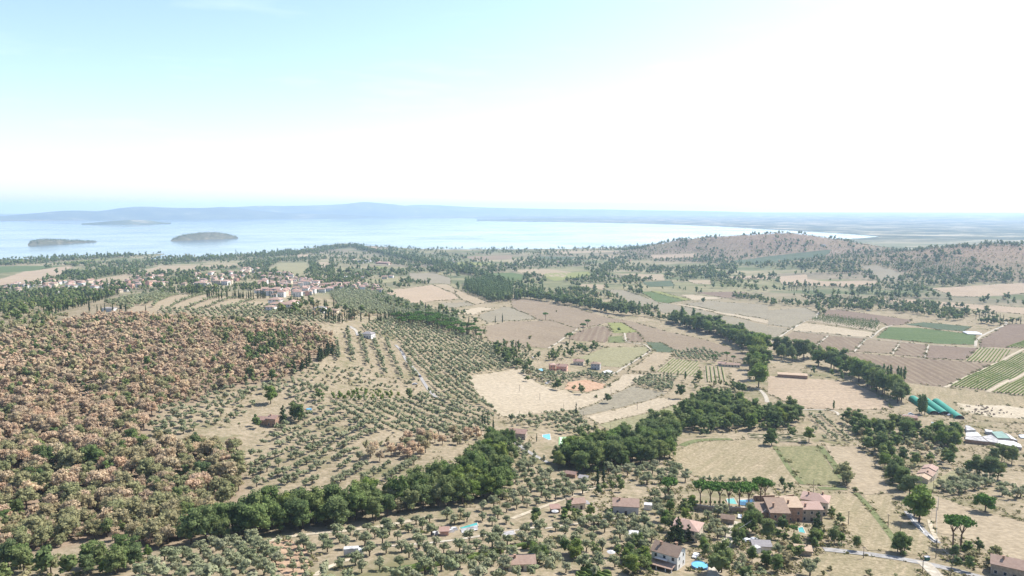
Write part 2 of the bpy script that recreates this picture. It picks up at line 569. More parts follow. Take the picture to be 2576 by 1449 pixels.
patch = np.clip((r_ - 1500) / 400, 0, 1)
patch = np.where(u_ < 1000, np.clip((r_ - 1250) / 250, 0, 1), patch)
# the scorched oak woods of the two right-hand hills
for x, r, s in ((1950, 3550, 640), (2570, 2950, 640)):
    cx, cy = at_r(x, r)
    wood = np.maximum(wood, np.clip(1.3 - np.hypot(px - cx, py - cy) / s, 0, 1) * 0.98)
V = np.column_stack([px, py, GZ.ravel()])
ground = mesh_obj('ground', V, F, m, attr={'patchwork': patch, 'woodland': wood, 'farplain': np.clip((r_ - 5000) / 1500, 0, 1)}, smooth=True)
tag(ground, 'dry rolling farmland sloping down from the hills to the lake', kind='structure')

# ------------------------------------------------------------------ lake
m, nt, b = new_mat('lake_water')
pos = world_pos(nt)
b.inputs['Base Color'].default_value = (0.07, 0.10, 0.12, 1)
b.inputs['Roughness'].default_value = 0.12
b.inputs['IOR'].default_value = 1.33
mp = nd(nt, 'ShaderNodeMapping'); mp.inputs['Scale'].default_value = (0.05, 0.12, 1)
nt.links.new(pos, mp.inputs[0])
bp = nd(nt, 'ShaderNodeBump'); bp.inputs['Strength'].default_value = 0.25; bp.inputs['Distance'].default_value = 0.6
nt.links.new(noise(nt, mp.outputs[0], 1.0, 5, 0.6), bp.inputs['Height'])
nt.links.new(bp.outputs[0], b.inputs['Normal'])
nt.links.new(ramp(nt, noise(nt, pos, 0.0012, 4, 0.6), [(0.35, (0.05, 0.05, 0.05)), (0.7, (0.20, 0.20, 0.20))]), b.inputs['Roughness'])
ga2 = np.linspace(R(-60), R(60), 60); gr2 = np.exp(np.linspace(math.log(2300), math.log(33000), 40))
A2, R2 = np.meshgrid(ga2, gr2, indexing='ij')
idx = np.arange(60 * 40).reshape(60, 40)
F = np.stack([idx[:-1, :-1], idx[1:, :-1], idx[1:, 1:], idx[:-1, 1:]], -1).reshape(-1, 4)[:, ::-1]
lake = mesh_obj('lake', np.column_stack([(R2 * np.sin(A2)).ravel(), (R2 * np.cos(A2)).ravel(), np.zeros(A2.size)]), F, m, smooth=True)
tag(lake, 'wide pale lake shining white towards the sun', kind='structure')

# ------------------------------------------------------------------ far hills
m, nt, b = new_mat('far_hills')
pos = world_pos(nt)
nt.links.new(ramp(nt, noise(nt, pos, 0.0016, 6, 0.7), [(0.35, (0.05, 0.065, 0.04)), (0.60, (0.10, 0.11, 0.06)), (0.74, (0.34, 0.29, 0.21))]), b.inputs['Base Color'])
b.inputs['Roughness'].default_value = 1.0; b.inputs['Specular IOR Level'].default_value = 0.0
def ridge(name, label, pts, r0, depth, seed):
    xs = np.array([p[0] for p in pts], float); ys = np.array([p[1] for p in pts], float)
    n = 420
    x = np.linspace(xs[0], xs[-1], n); y = np.interp(x, xs, ys)
    y = np.convolve(np.pad(y, 6, mode='edge'), np.ones(13) / 13, 'valid')
    a, t = ray_of(x, y)
    zc = CAM_Z - t * r0
    ks = np.linspace(-1, 1, 17)
    V = []
    for q in ks:
        r = r0 + q * depth
        X, Y = r * np.sin(a), r * np.cos(a)
        prof = math.cos(q * math.pi / 2) ** 1.3
        nz = vnoise(X, Y, 1500, seed) * 0.16 + vnoise(X, Y, 520, seed + 1) * 0.09
        z = np.maximum(zc, 20) * prof * (1 + nz * (abs(q) * (1 - abs(q)) * 4)) - 4
        V.append(np.stack([X, Y, z], 1))
    V = np.concatenate(V)
    idx = np.arange(17 * n).reshape(17, n)
    F = np.stack([idx[:-1, :-1], idx[:-1, 1:], idx[1:, 1:], idx[1:, :-1]], -1).reshape(-1, 4)
    o = mesh_obj(name, V, F, MATS['far_hills'], smooth=True)
    tag(o, label, kind='structure')
ridge('hills', 'long blue wooded hills beyond the far shore on the left', [(-700, 545), (-200, 545), (0, 543), (100, 535), (150, 530), (200, 529), (255, 531.5), (282, 525.5), (330, 520), (380, 519), (400, 521.5), (470, 523), (520, 523), (560, 519.5), (600, 522), (650, 530), (720, 535), (800, 537), (900, 541), (1000, 545)], 18600, 1900, 11)
ridge('hills', 'pale middle range of hills rising to a rounded peak across the lake', [(380, 546), (450, 528), (520, 524), (600, 520), (660, 517), (720, 518), (800, 516), (860, 513.5), (900, 509), (920, 507), (945, 509.5), (1000, 514.5), (1060, 522), (1150, 530), (1300, 540)], 21500, 1800, 23)
ridge('hills', 'long low ridge trailing off into white haze behind the lake', [(850, 545), (950, 528), (1000, 519), (1042, 514), (1080, 515), (1130, 517.5), (1200, 521), (1300, 523.5), (1450, 526), (1600, 528), (1800, 531), (1932, 535), (2100, 537), (2300, 538), (2700, 541), (3300, 544)], 23500, 2400, 37)
ridge('hills', 'low dark wooded shore of a far headland jutting into the lake', [(1200, 557), (1232, 554.5), (1300, 550), (1400, 548), (1500, 549), (1650, 551), (1800, 553), (1950, 556), (2100, 562)], 14500, 1300, 41)
ridge('hills', 'blue low wooded island in front of the far shore hills', [(205, 561.5), (230, 560), (270, 556), (330, 552.5), (370, 553.5), (400, 557), (430, 561.5)], 12300, 500, 43)

# ------------------------------------------------------------------ islands
m, nt, b = new_mat('island_ground')
pos = world_pos(nt)
nt.links.new(ramp(nt, noise(nt, pos, 0.03, 6, 0.7), [(0.35, (0.07, 0.075, 0.05)), (0.57, (0.12, 0.115, 0.08)), (0.76, (0.30, 0.26, 0.19))]), b.inputs['Base Color'])
b.inputs['Roughness'].default_value = 1.0; b.inputs['Specular IOR Level'].default_value = 0.0
def island(label, prof, ywater, depth, seed):
    """prof: picture x, y of the skyline; ywater: waterline picture y at left and right"""
    xs = np.array([p[0] for p in prof], float); ys = np.array([p[1] for p in prof], float)
    n, mm = 90, 21
    x = np.linspace(xs[0], xs[-1], n); y = np.interp(x, xs, ys)
    yw = np.interp(x, [xs[0], xs[-1]], ywater)
    a, t = ray_of(x, yw)
    r0 = CAM_Z / t
    t2 = ray_of(x, y)[1]
    wid = depth * np.sqrt(np.clip(1 - ((np.arange(n) - n / 2 + .5) / (n / 2)) ** 2, 0.02, 1))
    V = []
    for j in range(mm):
        q = j / (mm - 1)
        r = r0 + q * 2 * wid
        zc = np.maximum(CAM_Z - t2 * (r0 + wid), 1.0)
        X, Y = r * np.sin(a), r * np.cos(a)
        z = zc * (math.sin(q * math.pi) ** 0.75) * (1 + 0.10 * vnoise(X, Y, 120, seed)) - 1.0
        V.append(np.stack([X, Y, z], 1))
    V = np.concatenate(V)
    idx = np.arange(mm * n).reshape(mm, n)
    F = np.stack([idx[:-1, :-1], idx[:-1, 1:], idx[1:, 1:], idx[1:, :-1]], -1).reshape(-1, 4)
    o = mesh_obj('island', V, F, MATS['island_ground'], smooth=True)
    tag(o, label, kind='structure')
    return V.reshape(mm, n, 3)
ISLANDS = [
    island('larger domed island with a light rocky shore', [(429, 604), (440, 598), (455, 593), (470, 589.5), (500, 586), (540, 584), (565, 587), (580, 591), (590, 594), (599, 596)], (606.5, 600), 190, 5),
    island('smaller flat wooded island with a tapering tail', [(70, 613), (80, 606), (100, 603), (130, 602), (160, 603.5), (190, 605), (215, 606), (245, 607.5)], (616.5, 609), 110, 6)]

# ------------------------------------------------------------------ haze
m = bpy.data.materials.new('haze_air')
m.use_nodes = True
nt = m.node_tree
nt.nodes.remove(nt.nodes['Principled BSDF'])
pv = nd(nt, 'ShaderNodeVolumePrincipled')
pv.inputs['Color'].default_value = (0.56, 0.75, 1.0, 1)
pv.inputs['Density'].default_value = 5.0e-5
pv.inputs['Anisotropy'].default_value = 0.25
nt.links.new(pv.outputs[0], nt.nodes['Material Output'].inputs['Volume'])
h = MB().box(-31000, -300, -8, 31000, 34000, 440).build('haze', m)
tag(h, 'thin blue summer haze over the lake and plain', kind='stuff')
# ------------------------------------------------------------------ fields
field_mat('straw_field', (0.31, 0.25, 0.17), (0.39, 0.32, 0.225), 0.012, 3.2, R(20), (0.26, 0.21, 0.14), 0.25)
field_mat('pale_straw_field', (0.37, 0.305, 0.215), (0.45, 0.38, 0.28), 0.01, 3.0, R(20), (0.31, 0.26, 0.18), 0.2)
field_mat('orange_straw_field', (0.34, 0.265, 0.185), (0.43, 0.34, 0.245), 0.014, 4.0, R(15), (0.27, 0.21, 0.15), 0.35)
field_mat('grey_stubble_field', (0.235, 0.205, 0.15), (0.30, 0.265, 0.195), 0.012, 3.0, R(20), (0.19, 0.17, 0.12), 0.25)
field_mat('green_stubble_field', (0.235, 0.215, 0.125), (0.31, 0.285, 0.175), 0.012, 3.0, R(20), (0.19, 0.185, 0.10), 0.25)
field_mat('ploughed_field', (0.225, 0.178, 0.122), (0.30, 0.245, 0.175), 0.011, 5.0, R(-35), (0.165, 0.118, 0.095), 0.3)
field_mat('ploughed_rows_field', (0.225, 0.178, 0.122), (0.295, 0.24, 0.172), 0.011, 9.0, R(80), (0.15, 0.105, 0.082), 0.4, 1.0, True)
field_mat('dark_ploughed_field', (0.19, 0.143, 0.105), (0.25, 0.193, 0.145), 0.011, 4.0, R(-10), (0.13, 0.095, 0.085), 0.3)
field_mat('rough_pasture', (0.235, 0.20, 0.12), (0.39, 0.315, 0.215), 0.045, 2.6, R(60), (0.18, 0.165, 0.09), 0.4, 1.6)
field_mat('grassy_field', (0.17, 0.17, 0.085), (0.28, 0.25, 0.145), 0.035, 3.0, R(62), (0.13, 0.14, 0.065), 0.4, 1.4)
field_mat('green_crop_field', (0.11, 0.145, 0.07), (0.155, 0.185, 0.09), 0.02, 2.4, R(-8), (0.05, 0.095, 0.035), 0.4)
field_mat('blue_green_crop_field', (0.10, 0.125, 0.08), (0.145, 0.165, 0.105), 0.02, 2.6, R(-8), (0.05, 0.085, 0.055), 0.4)
field_mat('yellow_green_field', (0.20, 0.215, 0.085), (0.27, 0.27, 0.12), 0.02, 3.0, R(30), (0.16, 0.175, 0.07), 0.3)
field_mat('orange_earth', (0.40, 0.25, 0.16), (0.47, 0.32, 0.22), 0.03)
field_mat('pale_earth', (0.40, 0.335, 0.24), (0.52, 0.45, 0.34), 0.03)
field_mat('vineyard_soil', (0.27, 0.225, 0.15), (0.37, 0.31, 0.22), 0.03)
field_mat('bare_red_soil', (0.36, 0.245, 0.16), (0.45, 0.32, 0.22), 0.03)
field_mat('green_weeds', (0.12, 0.14, 0.065), (0.20, 0.21, 0.105), 0.06, None)
field_mat('white_track', (0.40, 0.35, 0.275), (0.50, 0.45, 0.37), 0.05)
field_mat('grey_lane', (0.30, 0.285, 0.27), (0.38, 0.365, 0.345), 0.05)
field_mat('mown_lawn', (0.12, 0.19, 0.055), (0.18, 0.25, 0.08), 0.06)

FIELDS = """
ploughed_field|large mauve ploughed field below the winding stream trees|1283,752 1330,752 1420,770 1520,797 1600,812 1680,835 1760,852 1830,872 1874,892 1868,915 1800,903 1760,895 1698,882 1663,862 1623,861 1605,836 1595,829 1563,811 1528,811 1503,819 1453,826 1428,820 1383,806 1350,804 1340,796 1288,776
ploughed_field|ploughed brown field with a pale track along its lower corner|1206,822 1288,808 1383,806 1428,821 1453,827 1380,876 1335,873 1288,880 1250,868 1229,858
ploughed_rows_field|small ploughed field right of the three umbrella pines|1460,832 1503,820 1528,822 1540,840 1523,862 1448,857 1425,852
yellow_green_field|small weedy wedge with one bushy tree among ploughland|1528,812 1563,812 1595,830 1605,835 1570,838 1543,838
green_weeds|small kitchen garden plot beside a pale farm track|1530,847 1565,845 1573,862 1529,862
ploughed_rows_field|small reddish ploughed plot inside the bend of a farm track|1577,838 1604,837 1621,860 1579,861
blue_green_crop_field|small dark green crop patch beside the ploughed field|1626,861 1663,862 1698,881 1688,887 1650,885
green_stubble_field|rounded pale green hay field above the pink villa|1453,901 1518,875 1623,873 1636,881 1621,890 1563,924 1513,921 1470,908
straw_field|straw strip running down between the hedge and the vineyard|1645,887 1693,888 1686,902 1643,937 1582,931
pale_straw_field|large pale straw field with faint tractor lines|1171,948 1288,930 1318,927 1330,945 1348,962 1388,977 1423,982 1440,990 1480,989 1523,976 1573,941 1622,942 1600,962 1590,970 1538,993 1500,1015 1448,1033 1423,1032 1338,1042 1288,1052 1255,1046 1225,1015
grey_stubble_field|grey stubble field above the pale straw strip|1538,995 1593,972 1678,990 1655,999 1468,1046 1440,1036 1500,1017
pale_straw_field|pale cut straw strip rising towards the round dark tree|1473,1048 1658,1001 1713,1005 1723,1012 1563,1053 1508,1066
green_stubble_field|greenish stubble strip above the dark tree belt|1508,1068 1723,1014 1723,1032 1690,1050 1615,1078 1583,1096 1548,1089
orange_earth|bare orange earth patch behind a round tree|1428,962 1473,955 1523,967 1518,977 1478,986 1421,979
straw_field|small straw field between the vine rows and the stream trees|1835,927 1878,931 1890,960 1838,962
grey_stubble_field|brown stubble field beside a winding white track|1932,780 2027,775 2060,790 2055,800 2025,807 1992,825 1932,817
grey_stubble_field|stubble corner left of the white farm track|1932,820 1988,827 1942,856 1932,852
pale_straw_field|light fallow strip below the young poplar rows|1997,818 2032,813 2200,836 2192,848 2165,848 1995,832
dark_ploughed_field|dark mauve ploughed strip above the young poplar rows|2072,782 2102,778 2295,805 2272,817 2232,820 2217,811 2075,797
green_crop_field|bright green crop field above the row of brown plots|2235,823 2307,825 2455,842 2452,867 2357,865 2205,850
blue_green_crop_field|blue green crop strip behind the bright green field|2277,816 2322,811 2445,822 2425,834 2357,828
ploughed_field|first of five brown plots beside the white farm track|1950,859 1995,834 2082,844 2040,877 1955,881
ploughed_rows_field|second of five brown plots from the white farm track|2087,845 2177,852 2145,885 2044,879
ploughed_field|third of five brown plots from the white farm track|2182,855 2262,861 2242,890 2151,885
ploughed_rows_field|fourth of five brown plots from the white farm track|2267,862 2332,867 2325,900 2248,892
dark_ploughed_field|last brown plot next to the vine rows|2340,869 2460,875 2425,907 2328,901
ploughed_rows_field|broad brown field with faint vertical planting rows|2037,883 2145,887 2245,896 2425,910 2497,916 2377,974 2282,962 2207,947 2152,925 2057,892
dark_ploughed_field|brown rough field inside a bend of the dirt track|2530,817 2620,817 2620,840 2532,875 2465,872 2467,855 2497,838
orange_straw_field|tan ungrazed field below the long low barn|1932,945 1995,950 2072,955 2145,962 2202,990 2232,1012 2245,1030 2157,1030 2015,1030 1962,1005 1932,990
rough_pasture|rough pasture around the green tunnel barns|2276,968 2389,977 2480,988 2620,1003 2620,1068 2507,1062 2457,1056 2427,1040 2290,990
pale_earth|bare trampled feeding ground right of the green tunnels|2400,1012 2450,1020 2530,1020 2600,1032 2600,1056 2500,1050 2440,1040 2412,1028
rough_pasture|rounded dry meadow with thin young trees|1688,1140 1738,1116 1800,1109 1900,1105 1932,1116 1950,1124 2010,1215 1990,1221 1940,1217 1760,1203 1700,1178
grassy_field|greenish meadow strip between two green ditches|1956,1124 2060,1122 2117,1222 2022,1219
straw_field|dry meadow strip above the lone round tree and the ditch|2078,1123 2157,1125 2182,1146 2220,1192 2240,1242 2172,1243 2140,1232 2118,1200
rough_pasture|dry meadow right of the brick farm complex|2057,1238 2152,1245 2232,1337 2250,1360 2247,1388 2182,1384 2105,1315 2072,1264
rough_pasture|long dry meadow beside the driveway hedge|2172,1245 2242,1245 2270,1312 2307,1327 2342,1362 2354,1397 2290,1395 2254,1350
straw_field|wide dry field with the lone umbrella pine|2319,1238 2360,1250 2440,1277 2640,1330 2640,1480 2510,1405 2445,1358 2357,1340 2340,1312
green_stubble_field|small lawn like meadow in front of the long cream cottage|2310,1222 2400,1184 2425,1190 2360,1225 2352,1240
rough_pasture|rough dry corner below the grey lane|2085,1392 2180,1400 2260,1412 2300,1425 2320,1449 2330,1490 2060,1490 2010,1449 2030,1400
green_crop_field|green field at the lake edge far left|-60,671 160,668 82,682 0,687 -60,690
orange_straw_field|bright straw field between the green field and the village|-60,706 0,702 62,683 175,670 182,671 160,690 125,705 50,716 -60,719
straw_field|long straw field behind the village houses|250,702 400,670 600,666 595,670 475,682 412,690 350,695 312,710 300,720 200,716
yellow_green_field|narrow green meadow behind the lakeside trees|155,660 270,650 270,653 175,662
straw_field|bare hilltop with terraced olive rows|325,772 430,744 470,741 620,754 690,764 690,790 560,800 400,795 310,790
green_stubble_field|striped allotment fields behind the old village centre|669,677 706,662 779,661 779,685 749,695 681,682
straw_field|small fallow field behind the village centre|794,660 824,658 834,670 804,677
green_stubble_field|small field left of the straight village road|839,675 864,672 879,687 844,687
yellow_green_field|small bright green field right of the straight village road|941,670 969,671 971,678 946,680
mown_lawn|village sports pitch of bright green grass|794,706 819,702 856,704 819,710
green_stubble_field|pale meadow behind the last village houses|911,702 1004,700 1024,707 969,712 911,711
grey_stubble_field|fallow land between village and poplar line|1029,687 1094,687 1134,700 1134,715 1034,710
orange_straw_field|large straw field between village and plantation|976,730 1049,722 1086,716 1144,740 1154,752 1044,762 1001,761 971,745
straw_field|tapering straw field along the poplar plantation|1089,716 1126,716 1176,740 1229,761 1194,766 1159,752 1144,737
grey_stubble_field|small fallow field below the poplar plantation|1104,763 1169,760 1194,767 1144,775 1106,772
pale_straw_field|light curved field above the cypress wood|1144,786 1206,773 1244,775 1194,792 1144,790
grey_stubble_field|stubble field left of the first umbrella pine|1206,792 1264,772 1288,774 1340,797 1348,803 1288,807 1226,812 1204,800
orange_straw_field|orange straw field on the promontory|919,622 944,621 969,633 944,630
orange_straw_field|small straw square among the lakeside trees|749,642 774,641 776,650 750,650
ploughed_field|mauve ploughland near the lake shore|1164,645 1288,642 1288,652 1194,655
yellow_green_field|green meadow by the straight tree line|1109,660 1181,660 1239,662 1219,670 1119,667
green_crop_field|dark green field beyond the plantation|1215,687 1288,686 1320,692 1310,710 1260,700
straw_field|straw field close to the shore trees|1395,632 1518,630 1588,630 1463,637 1400,640
orange_straw_field|bright straw field at the foot of the wooded hill|1633,642 1748,638 1748,647 1645,651
straw_field|straw strip among the scattered far farms|1503,645 1578,642 1575,649 1528,649
blue_green_crop_field|blue green field among the far hedges|1353,645 1448,646 1438,655 1360,652
straw_field|pale field above the round tree clump|1288,680 1370,676 1438,685 1413,700 1325,692
yellow_green_field|yellow green meadow right of the round tree clump|1373,688 1483,683 1488,695 1395,707 1363,696
straw_field|bare straw wedge above the stream trees|1455,715 1523,716 1518,730 1458,720
straw_field|straw strip behind the row of far poplars|1538,688 1668,690 1673,706 1613,704 1595,695
blue_green_crop_field|grey green crop beside the far poplars|1615,710 1688,706 1698,720 1633,722
straw_field|pale field in front of the far cypress rows|1723,705 1788,705 1790,716 1745,713
orange_straw_field|long straw field behind the far cypress rows|1820,697 1932,693 1932,702 1863,703
green_crop_field|dark green triangular crop field|1610,735 1635,733 1723,756 1663,766 1648,757
yellow_green_field|yellow green wedge beside the triangular crop|1636,732 1663,734 1743,755 1724,756
grey_stubble_field|long grass airstrip ground beside the stream trees|1518,727 1570,730 1648,758 1693,766 1932,818 1932,845 1880,835 1713,797 1595,768
pale_straw_field|straight pale mown landing strip|1693,764 1713,765 1932,806 1932,815
pale_straw_field|straw field right of the yellow wedge|1713,742 1745,742 1825,750 1742,756
dark_ploughed_field|grey mauve vine field in the middle plain|1750,735 1873,735 1898,747 1825,750
grey_stubble_field|broad brown green field above the landing strip|1720,764 1788,757 1932,768 1932,803 1813,786
blue_green_crop_field|blue green vineyard slope at the foot of the wooded hill|1835,657 1932,645 2069,630 2092,628 2082,641 1982,658 1932,664 1888,666
grey_stubble_field|grey fallow slope below the far wood|2164,670 2207,668 2264,687 2262,705 2214,710 2204,695
orange_straw_field|wide straw field between hedges in the right plain|1947,697 2029,690 2032,702 2072,708 2207,707 2209,720 2147,722 1972,717
orange_straw_field|pinkish straw field below the dark wood edge|2344,725 2482,717 2620,708 2620,735 2464,747 2397,745
orange_straw_field|long straw band behind the tall cypresses|2217,752 2307,755 2620,778 2620,796 2382,771 2307,763 2217,757
pale_straw_field|bare soil strip around the young poplar rows|2035,808 2072,797 2217,812 2205,833
bare_red_soil|red soil of the young olive rows at the bottom edge|650,1372 700,1350 770,1375 780,1449 760,1480 690,1430
"""
def ragged(wp, seed):
    """uneven field margin"""
    r0 = np.random.default_rng(seed + 900); out = []
    n = len(wp); per = sum(np.hypot(*(wp[(i + 1) % n] - wp[i])) for i in range(n))
    st = max(5.0, per / 90)
    for i in range(n):
        a, b_ = wp[i], wp[(i + 1) % n]; L = np.hypot(*(b_ - a)); m_ = max(1, int(L / st))
        nr = np.array([-(b_ - a)[1], (b_ - a)[0]]) / max(L, 1e-6)
        for k in range(m_):
            out.append(a + (b_ - a) * k / m_ + (nr * r0.normal() * st * .09 if k else 0))
    return np.array(out)
fid = 0
FIELD_POLYS = []
FIELD_IMG = []
for ln in FIELDS.strip().split('\n'):
    mat, label, pts = ln.split('|')
    ip = [tuple(float(v) for v in q.split(',')) for q in pts.split()]
    wp = PP(ip)
    FIELD_POLYS.append(wp); FIELD_IMG.append(ip)
    wp = ragged(wp, fid)
    area = 0.5 * abs(np.dot(wp[:, 0], np.roll(wp[:, 1], 1)) - np.dot(wp[:, 1], np.roll(wp[:, 0], 1)))
    step = max(4.0, math.sqrt(area) / 14)
    fid += 1
    V, F = drape_poly(wp, step, 0.05 + 0.004 * (fid % 9))
    o = mesh_obj('field', V, F, MATS[mat], smooth=True)
    tag(o, label, kind='structure')

# ditches and weedy strips, tracks and lanes
STRIPS = """
green_weeds|path|green ditch along the left side of the grassy meadow|5|1948,1122 1960,1140 1985,1180 2018,1219
green_weeds|path|green ditch between two dry meadows|7|2062,1122 2080,1145 2100,1170 2120,1205
green_weeds|path|green weedy margin above the dry meadow|9|2060,1228 2095,1231 2128,1230
green_weeds|path|long green ditch running down to the grey lane|5|2152,1240 2175,1262 2205,1300 2240,1345 2256,1368
green_weeds|path|green reedy strip above the rounded dry meadow|9|1715,1122 1745,1108 1790,1105 1840,1105
white_track|road|white farm track curving to the small plots|4|1453,827 1420,850 1380,876
white_track|path|pale farm track along the garden plots|4|1571,838 1576,862 1600,864 1623,866 1638,880
white_track|road|pale hedge lined track to the stone villa|4.5|1638,882 1618,895 1590,912 1567,926 1548,940 1530,941
white_track|road|white track between stubble and brown plots|5|1942,860 1968,843 1994,826 2024,808 2036,806
white_track|road|white winding track at the brown plots top|5|2055,802 2056,792 2060,785 2080,780 2130,777 2165,775
white_track|road|dirt track climbing between green crop and poplars|5|2190,850 2205,838 2222,825 2245,819
white_track|road|dirt track curving round the brown rough field|6|2454,872 2455,858 2465,848 2490,835 2520,822 2534,814 2528,808
white_track|road|pale track under the five brown plots|4|1995,832 2082,842 2180,851 2265,860 2340,868 2460,875 2550,881
white_track|path|pale gap between first and second brown plot|4|2084,844 2042,879
white_track|path|pale gap between second and third brown plot|4|2179,852 2148,886
white_track|path|pale gap between third and fourth brown plot|3|2264,861 2245,891
white_track|path|pale gap between fourth and last brown plot|3|2336,868 2326,901
pale_earth|path|grassy headland beside the big vineyard|6|2376,975 2440,945 2500,917 2576,878
pale_earth|path|grassy headland between the two big vineyards|7|2484,986 2530,962 2580,938
white_track|road|white lane leaving the stream trees|6|1905,978 1918,985 1928,1000 1930,1012
white_track|road|white lane above the olive terraces on the right|4|2013,1031 2060,1031 2105,1032 2110,1045
grey_lane|road|grey asphalt lane winding through the olive groves|5|878,820 895,828 900,845
grey_lane|road|grey asphalt lane descending past the parked car|5|995,868 1012,885 1020,905 1042,928 1055,945 1068,965 1080,985 1105,1005
white_track|road|pale track behind the cypress wood|5|880,824 890,826 900,838
grey_lane|road|grey lane between dark hedge and olive grove|5|1290,1108 1325,1135 1355,1152 1381,1165
white_track|road|bright gravel drive up to the brick farm complex|7|1788,1470 1800,1425 1813,1392 1830,1360 1845,1335 1850,1312
grey_lane|road|grey asphalt lane along the lower right corner|8|2072,1382 2130,1388 2182,1392 2257,1402 2332,1416 2407,1434 2480,1452 2540,1475
white_track|road|gravel side road forking off the grey lane|8|2322,1414 2345,1432 2362,1450 2375,1480
grey_lane|road|shaded concrete driveway between hedge and meadow|5|2282,1287 2300,1312 2320,1336 2345,1355 2358,1366
pale_earth|path|dirt path beside the wooden power pole|3|2338,1308 2340,1325 2350,1350 2360,1362
white_track|path|pale terrace path across the lower grove|3|960,1375 1080,1368 1180,1355 1290,1335 1360,1325
white_track|path|upper pale terrace edge in the lower grove|2.5|1370,1330 1440,1320 1520,1308 1620,1297
pale_earth|path|cart track by the white lorry|4|790,1449 830,1420 870,1405 920,1398
pale_earth|path|bare terrace strip with stone edge below the tree belt|5|620,1375 700,1352 800,1340 900,1335 1000,1318 1080,1300
pale_earth|path|bare track below the two village side olive groves|4|1288,1305 1340,1285 1400,1262 1450,1245 1500,1225
white_track|road|straight pale road leading out of the village|5|893,665 905,672 920,685 935,695
grey_lane|road|grey village street curving behind the houses|5|880,705 885,697 895,690 905,688
white_track|path|pale field track in the right hand plain|5|1690,812 1760,830 1800,838
white_track|road|pale road up the wooded lakeside hill|7|1655,628 1670,622 1690,612
"""
STRIP_LINES = []
for ln in STRIPS.strip().split('\n'):
    mat, nm, label, w, pts = ln.split('|')
    wp = PP([tuple(float(v) for v in q.split(',')) for q in pts.split()])
    fid += 1
    STRIP_LINES.append((wp, float(w) * .62))
    V, F = ribbon(wp, float(w) * 0.62, 0.10 + 0.006 * (fid % 7))
    o = mesh_obj(nm, V, F, MATS[mat], smooth=True)
    tag(o, label, kind='structure')
# ------------------------------------------------------------------ vegetation: shapes
leaf_mat('olive_leaves', [(0.232, 0.257, 0.158), (0.271, 0.286, 0.188), (0.203, 0.232, 0.138), (0.300, 0.305, 0.211), (0.242, 0.261, 0.167)], 0.35)
leaf_mat('russet_leaves', [(0.524, 0.385, 0.285), (0.443, 0.343, 0.262), (0.578, 0.458, 0.329), (0.363, 0.298, 0.224), (0.524, 0.400, 0.307), (0.417, 0.349, 0.247)], 0.42)
leaf_mat('dry_green_leaves', [(0.297, 0.284, 0.166), (0.237, 0.254, 0.137), (0.368, 0.302, 0.196), (0.190, 0.218, 0.106), (0.333, 0.296, 0.190)], 0.42)
leaf_mat('green_leaves', [(0.121, 0.170, 0.066), (0.154, 0.204, 0.081), (0.102, 0.141, 0.066), (0.202, 0.240, 0.094), (0.121, 0.163, 0.081), (0.175, 0.212, 0.094)], 0.4)
leaf_mat('light_green_leaves', [(0.158, 0.218, 0.060), (0.132, 0.198, 0.066), (0.191, 0.237, 0.072)], 0.4)
leaf_mat('cypress_leaves', [(0.041, 0.061, 0.030), (0.054, 0.074, 0.035), (0.047, 0.068, 0.035)], 0.08)
leaf_mat('pine_leaves', [(0.081, 0.149, 0.040), (0.097, 0.175, 0.046), (0.089, 0.149, 0.046)], 0.15)
leaf_mat('poplar_leaves', [(0.137, 0.193, 0.081), (0.161, 0.217, 0.097), (0.121, 0.169, 0.072)], 0.35)
leaf_mat('vine_leaves', [(0.117, 0.163, 0.052), (0.143, 0.182, 0.065), (0.104, 0.150, 0.052)], 0.2)
plain('bark', (0.13, 0.10, 0.075), 0.95, 0.25, 3.0, 0.0)
plain('pine_bark', (0.20, 0.13, 0.09), 0.95, 0.25, 3.0, 0.0)

ICO_V = []
_t = (1 + 5 ** 0.5) / 2
for a_, b_ in ((-1, _t), (1, _t), (-1, -_t), (1, -_t)):
    ICO_V.append((a_, b_, 0))
for a_, b_ in ((-1, _t), (1, _t), (-1, -_t), (1, -_t)):
    ICO_V.append((0, a_, b_))
for a_, b_ in ((_t, -1), (_t, 1), (-_t, -1), (-_t, 1)):
    ICO_V.append((a_, 0, b_))
ICO_V = np.array(ICO_V) / math.hypot(1, _t)
ICO_F = np.array([(0,11,5),(0,5,1),(0,1,7),(0,7,10),(0,10,11),(1,5,9),(5,11,4),(11,10,2),(10,7,6),(7,1,8),(3,9,4),(3,4,2),(3,2,6),(3,6,8),(3,8,9),(4,9,5),(2,4,11),(6,2,10),(8,6,7),(9,8,1)])

